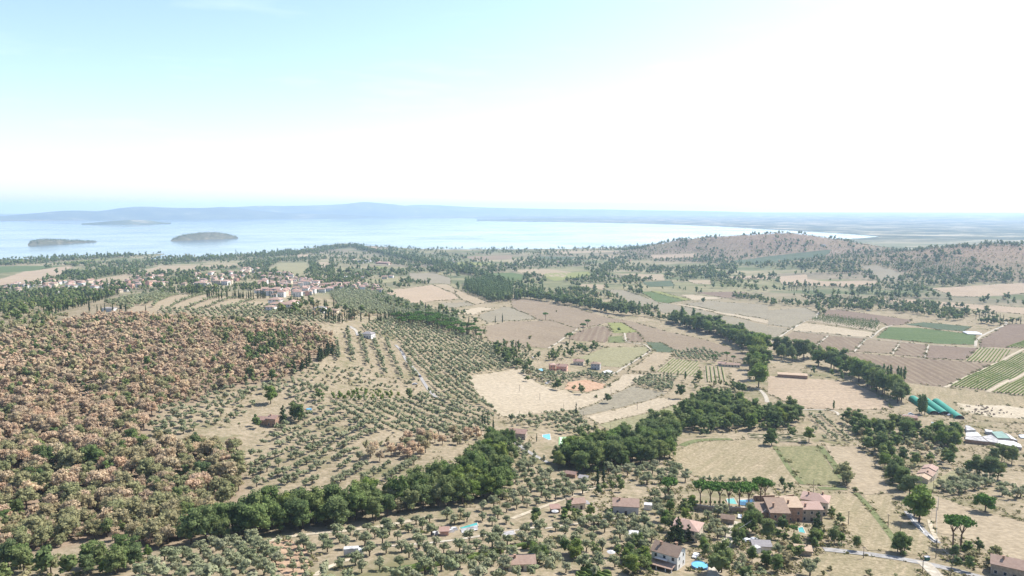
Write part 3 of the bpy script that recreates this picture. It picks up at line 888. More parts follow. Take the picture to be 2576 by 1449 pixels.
OCT_V = np.array([(1, 0, 0), (-1, 0, 0), (0, 1, 0), (0, -1, 0), (0, 0, 1), (0, 0, -1)], float)
OCT_F = np.array([(0, 2, 4), (2, 1, 4), (1, 3, 4), (3, 0, 4), (2, 0, 5), (1, 2, 5), (3, 1, 5), (0, 3, 5)])
def leaf_cloud(r0, lobes, nleaf, leaf, core=None):
    """lobes (n,6: centre, radii); leaf-sized quads over each lobe and an inner core -> V, quads, tris"""
    core = (0.76 if nleaf > 200 else 0.98) if core is None else core
    lobes = np.asarray(lobes, float)
    w = (lobes[:, 3] * lobes[:, 4] + lobes[:, 3] * lobes[:, 5]); w = w / w.sum()
    li = r0.choice(len(lobes), nleaf, p=w)
    d = r0.normal(size=(nleaf, 3)); d /= np.linalg.norm(d, axis=1)[:, None]
    d[:, 2] = np.where(d[:, 2] < -0.5, -d[:, 2], d[:, 2])
    rad = r0.uniform(0.72, 1.08, nleaf)
    c = lobes[li, :3] + d * lobes[li, 3:] * rad[:, None]
    nrm = d / lobes[li, 3:]; nrm /= np.linalg.norm(nrm, axis=1)[:, None]
    nrm = nrm + r0.normal(size=(nleaf, 3)) * (0.7 if nleaf > 200 else 0.4)
    nrm /= np.linalg.norm(nrm, axis=1)[:, None]
    t = np.cross(nrm, r0.normal(size=(nleaf, 3))); t /= np.linalg.norm(t, axis=1)[:, None]
    s = np.cross(nrm, t)
    sz = leaf * r0.uniform(0.6, 1.35, nleaf)[:, None] * 0.5
    asp = r0.uniform(0.55, 1.0, nleaf)[:, None]
    V = np.stack([c - t * sz - s * sz * asp, c + t * sz - s * sz * asp, c + t * sz * 0.7 + s * sz * asp, c - t * sz * 0.8 + s * sz * asp], 1).reshape(-1, 3)
    Q = np.arange(nleaf * 4).reshape(-1, 4)
    if core:
        cvv, cff = (ICO_V, ICO_F) if nleaf > 200 else (OCT_V, OCT_F)
        nn = len(cvv)
        cv = (cvv[None] * lobes[:, None, 3:] * core * r0.uniform(0.85, 1.1, (len(lobes), nn, 1)) + lobes[:, None, :3]).reshape(-1, 3)
        T = (cff[None] + (np.arange(len(lobes)) * nn)[:, None, None]).reshape(-1, 3) + len(V)
        V = np.concatenate([V, cv])
    else:
        T = np.zeros((0, 3), int)
    return V, Q, T

def lobes_round(r0, n, R_, H0, H1, rl):
    """lobes through a rounded crown of radius R_ from height H0 to H1"""
    L = [(0, 0, (H0 + H1) / 2, R_ * 0.62, R_ * 0.62, (H1 - H0) * 0.36)]
    for k in range(n):
        a = 2 * math.pi * (k * 0.381966) + r0.uniform(-0.4, 0.4)
        f = (k + 0.7) / n
        z = H0 + (H1 - H0) * (0.25 + 0.62 * f)
        rr_ = R_ * (0.66 - 0.45 * max(0, f - 0.35)) * r0.uniform(0.75, 1.1)
        q = rl * r0.uniform(0.75, 1.2)
        L.append((rr_ * math.cos(a), rr_ * math.sin(a), z + r0.normal() * .05 * (H1 - H0), q * r0.uniform(.75, 1.25), q * r0.uniform(.75, 1.25), q * r0.uniform(.6, 1.0)))
    return L

def shape(kind, r0, lod):
    """crown V, quads, tris ; lod 0 near .. 2 far (nominal size, metres)"""
    nl = {'olive': (300, 56, 24, 8), 'russet': (480, 74, 28, 9), 'drygreen': (480, 74, 28, 9), 'green': (1000, 120, 34, 9), 'lightgreen': (1000, 120, 34, 9), 'domepine': (620, 110, 34, 9),
          'cypress': (170, 50, 20, 8), 'pine': (420, 100, 34, 10), 'poplar': (300, 76, 26, 9), 'shrub': (110, 30, 12, 6), 'conifer': (380, 90, 30, 10)}[kind][lod]
    gain = (1.0, 1.8, 2.7, 3.6)[lod]
    if kind == 'olive':
        return leaf_cloud(r0, lobes_round(r0, (6, 4, 3, 2)[lod], 2.3 * r0.uniform(.85, 1.15), 1.2, 4.6 * r0.uniform(.85, 1.1), 1.15), nl, 0.42 * gain)
    if kind in ('russet', 'drygreen'):
        return leaf_cloud(r0, lobes_round(r0, (9, 6, 3, 2)[lod], 4.0, 1.4, 8.2, 1.75), nl, 0.62 * gain)
    if kind in ('green', 'lightgreen'):
        return leaf_cloud(r0, lobes_round(r0, (13, 8, 4, 3)[lod], 4.8, 0.7, 12.5, 2.0), nl, (0.58 if lod == 0 else 0.68) * gain)
    if kind == 'poplar':
        L = []
        n = (9, 6, 4, 3)[lod]
        for k in range(n):
            f = (k + 0.5) / n
            q = 2.6 * math.sin(math.pi * min(1, 0.18 + 0.75 * f)) ** 0.7
            L.append((r0.uniform(-.7, .7), r0.uniform(-.7, .7), 2.5 + 15 * f, q, q, 1.9))
        return leaf_cloud(r0, L, nl, 0.7 * gain)
    if kind == 'cypress':
        L = []
        n = (8, 5, 4, 3)[lod]
        for k in range(n):
            f = (k + 0.5) / n
            q = 1.05 * (math.sin(math.pi * min(1, 0.16 + 0.84 * f)) ** 0.6) * (1 - 0.25 * f)
            L.append((r0.uniform(-.1, .1), r0.uniform(-.1, .1), 0.7 + 11 * f, max(q, .28), max(q, .28), 11.5 / n * 0.72))
        return leaf_cloud(r0, L, nl, 0.45 * gain, 0.9)
    if kind == 'conifer':
        L = []
        n = (11, 7, 4, 3)[lod]
        for k in range(n):
            f = (k + 0.5) / n; a = k * 2.4
            q = 3.0 * (1 - f) ** 0.8 + 0.5
            L.append((0.45 * q * math.cos(a), 0.45 * q * math.sin(a), 1.2 + 11 * f, q * 0.75, q * 0.75, 1.1))
        return leaf_cloud(r0, L, nl, 0.55 * gain)
    if kind == 'pine':
        L = []
        n = (11, 7, 4, 3)[lod]
        for k in range(n):
            a = 2.4 * k; q = 3.6 * math.sqrt((k + 0.5) / n)
            L.append((q * math.cos(a), q * math.sin(a), 10.6 - 0.09 * q * q + r0.uniform(-.2, .3), 1.6, 1.6, 1.15))
        return leaf_cloud(r0, L, nl, 0.6 * gain)
    if kind == 'domepine':
        return leaf_cloud(r0, lobes_round(r0, (14, 8, 4, 3)[lod], 6.4, 1.6, 9.4, 1.9), nl, 0.62 * gain)
    if kind == 'shrub':
        return leaf_cloud(r0, lobes_round(r0, (4, 3, 2, 1)[lod], 1.25, 0.0, 2.2, 0.75), nl, 0.40 * gain)

def trunk_mesh(kind, r0):
    t = MB()
    if kind == 'olive':
        t.tube((0, 0, -0.5), (0.1, 0, 1.2), 0.30, 0.22)
        for k in range(3):
            a = 2.1 * k + r0.uniform(0, 1)
            t.tube((0.1, 0, 1.1), (1.0 * math.cos(a), 1.0 * math.sin(a), 2.6), 0.16, 0.07, 5)
    elif kind == 'pine':
        t.tube((0, 0, -0.6), (0.15, 0.1, 5.4), 0.33, 0.25)
        for k in range(5):
            a = 1.26 * k + r0.uniform(-.3, .3)
            t.tube((0.15, 0.1, 5.0 + 0.25 * k), (2.2 * math.cos(a), 2.2 * math.sin(a), 9.9), 0.17, 0.09, 5)
    elif kind == 'cypress':
        t.tube((0, 0, -0.5), (0, 0, 2.0), 0.22, 0.16)
    elif kind == 'poplar':
        t.tube((0, 0, -0.6), (0, 0, 12), 0.35, 0.12)
        for k in range(4):
            a = 1.57 * k; t.tube((0, 0, 4 + k), (1.6 * math.cos(a), 1.6 * math.sin(a), 7.5 + k), 0.12, 0.05, 5)
    else:
        h = {'russet': 3.2, 'drygreen': 3.2, 'green': 4.5, 'lightgreen': 4.5, 'conifer': 6, 'domepine': 3.5}.get(kind, 1)
        t.tube((0, 0, -0.6), (0.1, 0.1, h), 0.36, 0.26)
        for k in range(4 if kind != 'conifer' else 0):
            a = 1.57 * k + r0.uniform(-.4, .4)
            t.tube((0.1, 0.1, h * 0.8), (h * 0.55 * math.cos(a), h * 0.55 * math.sin(a), h * 1.6), 0.17, 0.08, 5)
    return t.mesh('trunk', MATS['pine_bark' if kind == 'pine' else 'bark'])

KMAT = {'olive': 'olive_leaves', 'russet': 'russet_leaves', 'drygreen': 'dry_green_leaves', 'green': 'green_leaves', 'lightgreen': 'light_green_leaves',
        'cypress': 'cypress_leaves', 'pine': 'pine_leaves', 'poplar': 'poplar_leaves', 'shrub': 'dry_green_leaves', 'conifer': 'cypress_leaves', 'domepine': 'pine_leaves'}
KNAME = {'olive': 'olive_tree', 'russet': 'russet_oak_tree', 'drygreen': 'dry_green_oak_tree', 'green': 'broadleaf_tree', 'lightgreen': 'light_green_tree',
         'cypress': 'cypress_tree', 'pine': 'umbrella_pine_tree', 'poplar': 'poplar_tree', 'shrub': 'shrub', 'conifer': 'conifer_tree', 'domepine': 'stone_pine_tree'}
KHEIGHT = {'olive': 4.6, 'russet': 8.2, 'drygreen': 8.2, 'green': 12.5, 'lightgreen': 12.5, 'cypress': 12, 'pine': 11.5, 'poplar': 18, 'shrub': 2.2, 'conifer': 12.5, 'domepine': 9.4}

TREES = []      # kind, X, Y, scale, place
def in_fields(X, Y):
    X = np.asarray(X, float); Y = np.asarray(Y, float)
    r = np.zeros(X.shape, bool)
    for wp in FIELD_POLYS:
        lo, hi = wp.min(0), wp.max(0)
        k = (X > lo[0]) & (X < hi[0]) & (Y > lo[1]) & (Y < hi[1]) & ~r
        if k.any():
            r[k] = poly_inside(X[k], Y[k], wp)
    return r
KEEP_OUT = []   # (X, Y, radius) kept free of trees
def put(kind, X, Y, s, place, force=False):
    for cx, cy, cr in KEEP_OUT:
        if not force and (X - cx) ** 2 + (Y - cy) ** 2 < cr * cr:
            return
    TREES.append((kind, float(X), float(Y), float(s), place))
def grid_in(wp, ang, dx, dy, jit, seed):
    """points on a jittered grid inside a world polygon"""
    r0 = np.random.default_rng(seed)
    c_, s_ = math.cos(ang), math.sin(ang)
    q = np.column_stack([wp[:, 0] * c_ + wp[:, 1] * s_, -wp[:, 0] * s_ + wp[:, 1] * c_])
    lo, hi = q.min(0), q.max(0)
    gx, gy = np.meshgrid(np.arange(lo[0], hi[0], dx), np.arange(lo[1], hi[1], dy))
    gx = gx.ravel() + r0.uniform(-jit, jit, gx.size) * dx; gy = gy.ravel() + r0.uniform(-jit, jit, gy.size) * min(dx, dy)
    X = gx * c_ - gy * s_; Y = gx * s_ + gy * c_
    k = poly_inside(X, Y, wp)
    return X[k], Y[k], r0
def img(s):
    return [tuple(float(v) for v in q.split(',')) for q in s.split()]
def angle_of(s):
    a, b_ = PP(img(s))
    return math.atan2(b_[1] - a[1], b_[0] - a[0])
# ------------------------------------------------------------------ building materials
plain('white_plaster', (0.66, 0.63, 0.58), 0.9, 0.10, 0.5)
plain('cream_plaster', (0.55, 0.46, 0.34), 0.9, 0.10, 0.5)
plain('pink_plaster', (0.58, 0.33, 0.25), 0.9, 0.10, 0.5)
plain('orange_plaster', (0.60, 0.27, 0.17), 0.9, 0.10, 0.5)
plain('grey_plaster', (0.40, 0.39, 0.38), 0.9, 0.10, 0.5)
plain('brick_wall', (0.34, 0.215, 0.145), 0.95, 0.22, 1.3)
plain('stone_wall', (0.36, 0.29, 0.215), 0.95, 0.22, 1.1)
plain('pale_concrete', (0.50, 0.48, 0.45), 0.9, 0.12, 0.4)
plain('white_sheet', (0.50, 0.49, 0.475), 0.8, 0.28, 0.4, 0.1)
plain('pale_sheet', (0.34, 0.325, 0.315), 0.8, 0.28, 0.4, 0.1)
plain('dull_green_sheet', (0.14, 0.22, 0.185), 0.7, 0.15, 0.3, 0.2)
plain('grey_metal', (0.30, 0.31, 0.33), 0.5, 0.12, 0.6, 0.5)
plain('dark_wood_and_shade', (0.075, 0.055, 0.045), 0.9, 0.2, 2.0)  # doors and chassis; also the painted shade of tunnel mouths and niches
plain('pole_wood', (0.16, 0.13, 0.105), 0.9, 0.2, 2.0)
plain('green_sheet', (0.03, 0.20, 0.145), 0.7, 0.10, 0.2, 0.15)
plain('teal_cover', (0.10, 0.30, 0.27), 0.7, 0.08, 0.4)
plain('court_green', (0.19, 0.30, 0.15), 0.9, 0.08, 0.2)
plain('line_white', (0.75, 0.75, 0.72), 0.8, 0.03)
plain('pool_stone', (0.42, 0.365, 0.30), 0.9, 0.08, 0.8)
plain('solar_blue', (0.05, 0.09, 0.15), 0.25, 0.1, 0.4, 0.6)
plain('car_white', (0.72, 0.72, 0.72), 0.3, 0.02, 0.5, 0.5)
plain('car_silver', (0.38, 0.39, 0.41), 0.3, 0.02, 0.5, 0.5)
plain('car_dark', (0.04, 0.045, 0.07), 0.3, 0.02, 0.5, 0.5)
plain('rubber', (0.02, 0.02, 0.02), 0.9, 0.1)
plain('awning_cloth', (0.70, 0.62, 0.56), 0.9, 0.05)
plain('animal_hide', (0.11, 0.075, 0.055), 0.95, 0.25, 2.0)
plain('bin_green', (0.05, 0.16, 0.12), 0.5, 0.08)
m, nt, b = new_mat('window_glass')
b.inputs['Base Color'].default_value = (0.03, 0.035, 0.04, 1); b.inputs['Roughness'].default_value = 0.15
def roof_mat(name, lo, hi):
    m, nt, b = new_mat(name)
    tc = nd(nt, 'ShaderNodeTexCoord')
    f = noise(nt, tc.outputs['Object'], 0.9, 6, 0.7)
    c = ramp(nt, f, [(0.3, lo), (0.7, hi)])
    wv = nd(nt, 'ShaderNodeTexWave', wave_type='BANDS', bands_direction='X')
    wv.inputs['Scale'].default_value = 1.3; wv.inputs['Distortion'].default_value = 0.6
    nt.links.new(tc.outputs['Object'], wv.inputs['Vector'])
    c = mix(nt, math_n(nt, 'MULTIPLY', wv.outputs['Fac'], 0.3), c, tuple(x * 0.55 for x in lo))
    nt.links.new(c, b.inputs['Base Color'])
    bp = nd(nt, 'ShaderNodeBump'); bp.inputs['Strength'].default_value = 0.5; bp.inputs['Distance'].default_value = 0.08
    nt.links.new(wv.outputs['Fac'], bp.inputs['Height']); nt.links.new(bp.outputs[0], b.inputs['Normal'])
    b.inputs['Roughness'].default_value = 0.9; b.inputs['Specular IOR Level'].default_value = 0.1
roof_mat('terracotta_tiles', (0.26, 0.175, 0.135), (0.37, 0.265, 0.205))
roof_mat('pink_tiles', (0.31, 0.205, 0.165), (0.40, 0.285, 0.235))
roof_mat('brown_tiles', (0.20, 0.14, 0.105), (0.30, 0.22, 0.165))
roof_mat('mauve_tiles', (0.25, 0.155, 0.125), (0.35, 0.235, 0.19))
roof_mat('grey_tiles', (0.20, 0.185, 0.185), (0.29, 0.27, 0.265))
roof_mat('tan_tiles', (0.33, 0.24, 0.165), (0.45, 0.345, 0.25))
m, nt, b = new_mat('pool_water')
tc = nd(nt, 'ShaderNodeTexCoord')
nt.links.new(ramp(nt, noise(nt, tc.outputs['Object'], 0.7, 4), [(0.3, (0.09, 0.30, 0.38)), (0.7, (0.13, 0.36, 0.45))]), b.inputs['Base Color'])
b.inputs['Roughness'].default_value = 0.08
m, nt, b = new_mat('turquoise_water')
b.inputs['Base Color'].default_value = (0.06, 0.27, 0.24, 1); b.inputs['Roughness'].default_value = 0.08
m, nt, b = new_mat('blue_liner')
b.inputs['Base Color'].default_value = (0.07, 0.20, 0.40, 1); b.inputs['Roughness'].default_value = 0.5

# ------------------------------------------------------------------ builders
def wall_mesh(w, d, h, roof, rise):
    """walls of a house, gables included; origin at ground centre, ridge along x"""
    b_ = MB(); x, y = w / 2, d / 2
    z0 = -1.5
    vs_ = [(-x, -y, z0), (x, -y, z0), (x, y, z0), (-x, y, z0), (-x, -y, h), (x, -y, h), (x, y, h), (-x, y, h)]
    fs_ = [[0, 1, 5, 4], [2, 3, 7, 6]]
    if roof == 'gable':
        vs_ += [(-x, 0, h + rise), (x, 0, h + rise)]
        fs_ += [[1, 2, 6, 9, 5], [3, 0, 4, 8, 7]]
    elif roof == 'shed':
        vs_ += [(x, y, h + rise), (-x, y, h + rise)]
        fs_ += [[1, 2, 8, 5], [3, 0, 4, 9], [7, 6, 8, 9]]
    else:
        fs_ += [[1, 2, 6, 5], [3, 0, 4, 7], [4, 5, 6, 7]]
    return b_.add(vs_, fs_)
def slab(b_, q, t):
    """thick plate from 4 (or 3) corner points"""
    n = len(q)
    q = [Vector(p) for p in q]
    nr = (q[1] - q[0]).cross(q[2] - q[0]).normalized()
    if nr.z < 0: q = q[::-1]; nr = -nr
    vs_ = [p - nr * t * 0.5 for p in q] + [p + nr * t * 0.5 for p in q]
    fs_ = [list(range(n))[::-1], list(range(n, 2 * n))] + [[i, (i + 1) % n, n + (i + 1) % n, n + i] for i in range(n)]
    b_.add(vs_, fs_)
def roof_mesh(w, d, h, roof, rise, ov=0.45, t=0.22):
    b_ = MB(); x, y = w / 2 + ov, d / 2 + ov
    k = rise / (d / 2) if roof != 'shed' else rise / d
    ze = h - k * ov + t * 0.55; zr = h + rise + t * 0.55
    if roof == 'gable':
        slab(b_, [(-x, -y, ze), (x, -y, ze), (x, 0, zr), (-x, 0, zr)], t)
        slab(b_, [(x, y, ze), (-x, y, ze), (-x, 0, zr - .004), (x, 0, zr - .004)], t)
    elif roof == 'hip':
        r_ = max(0.3, w / 2 - d / 2)
        slab(b_, [(-x, -y, ze), (x, -y, ze), (r_, 0, zr), (-r_, 0, zr)], t)
        slab(b_, [(x, y, ze), (-x, y, ze), (-r_, 0, zr), (r_, 0, zr)], t)
        slab(b_, [(x, -y, ze), (x, y, ze), (r_, 0, zr)], t)
        slab(b_, [(-x, y, ze), (-x, -y, ze), (-r_, 0, zr)], t)
    elif roof == 'shed':
        slab(b_, [(-x, -y, ze), (x, -y, ze), (x, y, h + rise + k * ov + t * .55), (-x, y, h + rise + k * ov + t * .55)], t)
    else:
        b_.box(-x + ov - .1, -y + ov - .1, h, x - ov + .1, y - ov + .1, h + 0.3)
    return b_
def add_window(root, x, y, z, face, w=0.95, h=1.25, shutter=None):
    """window on wall face: 'f' front (-y), 'b' back, 'r' +x, 'l' -x"""
    rz = {'f': 0, 'b': math.pi, 'r': math.pi / 2, 'l': -math.pi / 2}[face]
    fr = MB()
    for (a0, b0, a1, b1) in ((-w/2 - .09, -h/2 - .09, w/2 + .09, -h/2), (-w/2 - .09, h/2, w/2 + .09, h/2 + .09), (-w/2 - .09, -h/2, -w/2, h/2), (w/2, -h/2, w/2 + .09, h/2)):
        fr.box(a0, -.06, b0, a1, .02, b1)
    o = fr.build('window', MATS['pale_concrete'], root)
    o.location = (x, y, z); o.rotation_euler = (0, 0, rz)
    MB().box(-w / 2, -.03, -h / 2, w / 2, .02, h / 2).build('pane', MATS['window_glass'], o)
def house(label, x, y, w, d, h, rot, wall, roofm, roof='gable', rise=None, chim=1, win=True, name='house', cat='house', door=True, dz=0.0, pos=None):
    p = gpt(x, y) if pos is None else Vector((pos[0], pos[1], float(ground_z(pos[0], pos[1]))))
    o = empty(name, (p.x, p.y, p.z + dz), R(rot))
    tag(o, label, cat)
    rise = d * 0.22 if rise is None else rise
    wall_mesh(w, d, h, roof, rise).build('wall', MATS[wall], o)
    rf = roof_mesh(w, d, h, roof, rise).build('roof', MATS[roofm], o)
    for k in range(chim):
        cx = (-0.25 + 0.5 * k) * w; cy = d * 0.14 * (1 if k else -1)
        zt = h + rise * 0.85
        MB().box(cx - .35, cy - .35, zt - 0.8, cx + .35, cy + .35, zt + 0.95).box(cx - .48, cy - .48, zt + .952, cx + .48, cy + .48, zt + 1.1).build('chimney', MATS['brick_wall'], rf)
    if win:
        nf = max(1, int(h // 2.8))
        for fl in range(nf):
            z = 1.6 + 2.9 * fl
            if z + 0.8 > h: break
            n = max(2, int(w / 3.0))
            for k in range(n):
                wx = -w / 2 + (k + 0.5) * w / n
                if door and fl == 0 and k == n // 2:
                    MB().box(-.55, -.05, 0, .55, .02, 2.1).build('door', MATS['dark_wood_and_shade'], o).location = (wx, -d / 2, 0)
                    continue
                add_window(o, wx, -d / 2, z, 'f')
            n = max(1, int(d / 3.2))
            for f, sx_ in (('r', 1), ('l', -1)):
                for k in range(n):
                    add_window(o, sx_ * w / 2, -d / 2 + (k + 0.5) * d / n, z, f)
    KEEP_OUT.append((p.x, p.y, max(w, d) * 0.5 + 1.8))
    return o
def img_poly_at(pts, z):
    return np.array([plane_pt(x, y, z) for x, y in pts])
def prism(name, label, cat, pts, h, wall, top, dz=0.0, t=0.25):
    """flat-roofed block whose roof outline is seen at the given picture points"""
    c_ = np.mean(pts, axis=0)
    zg = float(ground_z(*P(c_[0], c_[1] + 6)))
    wp = img_poly_at(pts, zg + h)
    cen = wp.mean(0); zg = float(ground_z(*cen))
    a = wp - cen
    ar = np.dot(a[:, 0], np.roll(a[:, 1], -1)) - np.dot(a[:, 1], np.roll(a[:, 0], -1))
    if ar < 0: a = a[::-1]
    n = len(a)
    o = empty(name, (cen[0], cen[1], zg + dz))
    tag(o, label, cat)
    MB().add([(q[0] * .985, q[1] * .985, -1.5) for q in a] + [(q[0] * .985, q[1] * .985, h - t) for q in a], [list(range(n, 2 * n))] + [[i, (i + 1) % n, n + (i + 1) % n, n + i] for i in range(n)]).build('wall', MATS[wall], o)
    MB().add([(q[0], q[1], h - t) for q in a] + [(q[0], q[1], h) for q in a], [list(range(n))[::-1], list(range(n, 2 * n))] + [[i, (i + 1) % n, n + (i + 1) % n, n + i] for i in range(n)]).build('roof', MATS[top], o)
    KEEP_OUT.append((cen[0], cen[1], float(np.max(np.hypot(a[:, 0], a[:, 1]))) * 0.85 + 1))
    return o
def pool(label, pts, rim='pool_stone', water='pool_water', rw=1.0):
    wp = PP(img(pts)); cen = wp.mean(0); z = float(ground_z(*cen))
    a = wp - cen
    ar = np.dot(a[:, 0], np.roll(a[:, 1], -1)) - np.dot(a[:, 1], np.roll(a[:, 0], -1))
    if ar < 0: a = a[::-1]
    n = len(a)
    o = empty('swimming_pool', (cen[0], cen[1], z)); tag(o, label, 'pool')
    g = a * (1 + rw / np.maximum(np.hypot(a[:, 0], a[:, 1]), .1))[:, None]
    MB().add([(q[0], q[1], 0.3) for q in a] + [(q[0], q[1], 0.3) for q in g] + [(q[0], q[1], -1) for q in g],
             [[i, n + i, n + (i + 1) % n, (i + 1) % n] for i in range(n)] + [[n + i, 2 * n + i, 2 * n + (i + 1) % n, n + (i + 1) % n] for i in range(n)]).build('rim', MATS[rim], o)
    MB().add([(q[0], q[1], 0.22) for q in a], [list(range(n))]).build('water', MATS[water], o)
    KEEP_OUT.append((cen[0], cen[1], float(np.max(np.hypot(a[:, 0], a[:, 1]))) + 1.5))
    return o
def round_pool(label, x, y, r, h):
    p = gpt(x, y)
    o = empty('round_pool', p); tag(o, label, 'pool')
    n = 24
    c_ = [(math.cos(6.2832 * k / n), math.sin(6.2832 * k / n)) for k in range(n)]
    MB().add([(r * a, r * b_, -.3) for a, b_ in c_] + [(r * a, r * b_, h) for a, b_ in c_] + [((r - .12) * a, (r - .12) * b_, h) for a, b_ in c_] + [((r - .12) * a, (r - .12) * b_, h - .3) for a, b_ in c_],
             [[j * n + i, j * n + (i + 1) % n, (j + 1) * n + (i + 1) % n, (j + 1) * n + i] for j in range(3) for i in range(n)]).build('rim', MATS['blue_liner'], o)
    MB().add([((r - .1) * a, (r - .1) * b_, h - .15) for a, b_ in c_], [list(range(n))]).build('water', MATS['pool_water'], o)
    KEEP_OUT.append((p.x, p.y, r + 1.5))
def car(label, x, y, rot, paint):
    p = gpt(x, y)
    o = empty('parked_car', (p.x, p.y, p.z + .05), R(rot)); tag(o, label, 'car')
    prof = [(-2.05, .45), (-2.1, .85), (-1.95, 1.0), (-1.35, 1.05), (-.85, 1.5), (.65, 1.5), (1.2, 1.05), (2.0, .92), (2.12, .6), (2.05, .4)]
    n = len(prof); b_ = MB()
    b_.add([(a, -.82, z) for a, z in prof] + [(a, .82, z) for a, z in prof], [list(range(n))[::-1], list(range(n, 2 * n))] + [[i, (i + 1) % n, n + (i + 1) % n, n + i] for i in range(n)])
    b_.build('body', MATS[paint], o)
    MB().box(-.8, -.84, 1.08, .6, .84, 1.42).build('window', MATS['window_glass'], o)
    for sx_ in (-1.3, 1.3):
        for sy_ in (-.78, .78):
            MB().tube((sx_, sy_ - .12, .33), (sx_, sy_ + .12, .33), .33, .33, 10).build('wheel', MATS['rubber'], o)
    KEEP_OUT.append((p.x, p.y, 3))
def pole(label, x, y, h, lean=0.0, arm=True, transformer=False):
    p = gpt(x, y)
    o = empty('power_pole', p, random.uniform(0, 3)); tag(o, label, 'pole')
    MB().tube((0, 0, -.5), (lean, 0, h), .16, .11, 6).build('post', MATS['pole_wood'], o)
    if arm:
        MB().box(lean - .8, -.07, h - .55, lean + .8, .07, h - .40).build('cross_arm', MATS['pole_wood'], o)
    if transformer:
        MB().box(-.45, .12, h - 2.2, .45, .8, h - 1.1).build('transformer', MATS['grey_metal'], o)
    return Vector((p.x, p.y, p.z + h - .4))
def cable(label, a, b_, sag=1.2):
    q = MB(); n = 10
    pts = [a.lerp(b_, k / n) - Vector((0, 0, sag * 4 * (k / n) * (1 - k / n))) for k in range(n + 1)]
    for k in range(n):
        q.tube(pts[k], pts[k + 1], .035, .035, 4)
    tag(q.build('power_cable', MATS['grey_metal']), label, 'cable')

# ------------------------------------------------------------------ houses near the camera
o = house('tall white house with brown roof beside the round blue pool', 1681, 1420, 10.0, 8.0, 5.9, -34, 'white_plaster', 'brown_tiles', 'gable', 2.2, 2)
MB().box(-3.2, -5.7, 4.0, 1.6, -4.28, 4.12).build('awning', MATS['awning_cloth'], o)
q = MB(); slab(q, [(-5.6, -8.0, 2.5), (4.6, -8.0, 2.5), (4.6, -4.3, 3.1), (-5.6, -4.3, 3.1)], .2); q.build('porch_roof', MATS['terracotta_tiles'], o)
for xx in (-5, -1.5, 2, 4.3):
    MB().box(xx - .15, -7.8, -1, xx + .15, -7.5, 2.4).build('porch_post', MATS['white_plaster'], o)
house('house with hipped pink roof half hidden behind dark firs', 1728, 1352, 11, 9.5, 5.6, -28, 'cream_plaster', 'pink_tiles', 'hip', 1.9, 1)
o = house('small terracotta cottage left of the two below the olive grove', 1448, 1277, 7.6, 6.0, 3.3, 12, 'cream_plaster', 'terracotta_tiles', 'gable', 1.3, 1)
q = MB(); slab(q, [(3.9, -2.2, 2.3), (6.6, -2.2, 2.0), (6.6, 2.2, 2.0), (3.9, 2.2, 2.3)], .18); q.build('lean_to_roof', MATS['grey_tiles'], o)
house('larger terracotta cottage with weathered roof below the hedge', 1574, 1287, 11.5, 9.0, 4.4, -8, 'grey_plaster', 'terracotta_tiles', 'gable', 2.0, 1)
o = house('small cottage with half grey half terracotta roof at the bottom edge', 1311, 1427, 9.5, 7.0, 3.0, 4, 'cream_plaster', 'terracotta_tiles', 'gable', 1.5, 1)
q = MB(); slab(q, [(4.96, 3.96, 2.98), (-4.96, 3.96, 2.98), (-4.96, .03, 4.9), (4.96, .03, 4.9)], .1); q.build('grey_roof_sheet', MATS['grey_metal'], o)
o = house('hillside stone farmhouse among olives with stepped mauve roofs', 690, 1070, 6.2, 7.5, 5.4, -14, 'brick_wall', 'mauve_tiles', 'gable', 1.4, 1)
wm = wall_mesh(8.5, 6.5, 3.8, 'gable', 1.3).build('side_wall', MATS['brick_wall'], o); wm.location = (-7.2, 0.6, 0)
wm = roof_mesh(8.5, 6.5, 3.8, 'gable', 1.3).build('side_roof', MATS['mauve_tiles'], o); wm.location = (-7.4, 0.6, 0)
house('dark walled house with mauve roof beside the rectangular blue pool', 1302, 1101, 12, 8, 4.2, -12, 'stone_wall', 'mauve_tiles', 'gable', 1.8, 1)
house('orange red villa at the left of the villa group', 1389, 931, 5.5, 8, 6.2, 8, 'orange_plaster', 'pink_tiles', 'hip', 1.0, 0)
house('brown roofed villa next to the orange red one', 1414, 931, 11, 8, 4.6, -14, 'pink_plaster', 'mauve_tiles', 'gable', 1.8, 1)
house('villa with brown roof at the edge of the rounded hay field', 1456, 917, 11, 8, 4.2, -12, 'cream_plaster', 'mauve_tiles', 'gable', 1.7, 1)
house('square stone villa right of the round garden tree', 1499, 928, 9.5, 8, 6.2, -16, 'grey_plaster', 'brown_tiles', 'hip', 1.3, 1)
prism('white_canopy', 'white tarpaulin canopy right of the square stone villa', 'canopy', [(1513, 935), (1530, 930), (1543, 934), (1530, 940)], 2.4, 'white_plaster', 'white_sheet')
house('long low farm with red roofs under the umbrella pines', 1838, 922, 20, 7, 2.8, -14, 'cream_plaster', 'terracotta_tiles', 'gable', 1.5, 2)
house('small side house of the red roofed farm', 1815, 920, 8, 6, 3.2, -14, 'cream_plaster', 'pink_tiles', 'gable', 1.3, 0)
o = house('long low brick barn with flat tan roof beside the tan field', 1993, 950, 29, 6.5, 3.4, -16, 'brick_wall', 'tan_tiles', 'shed', .9, 0, win=False, name='long_barn', cat='barn', door=False)
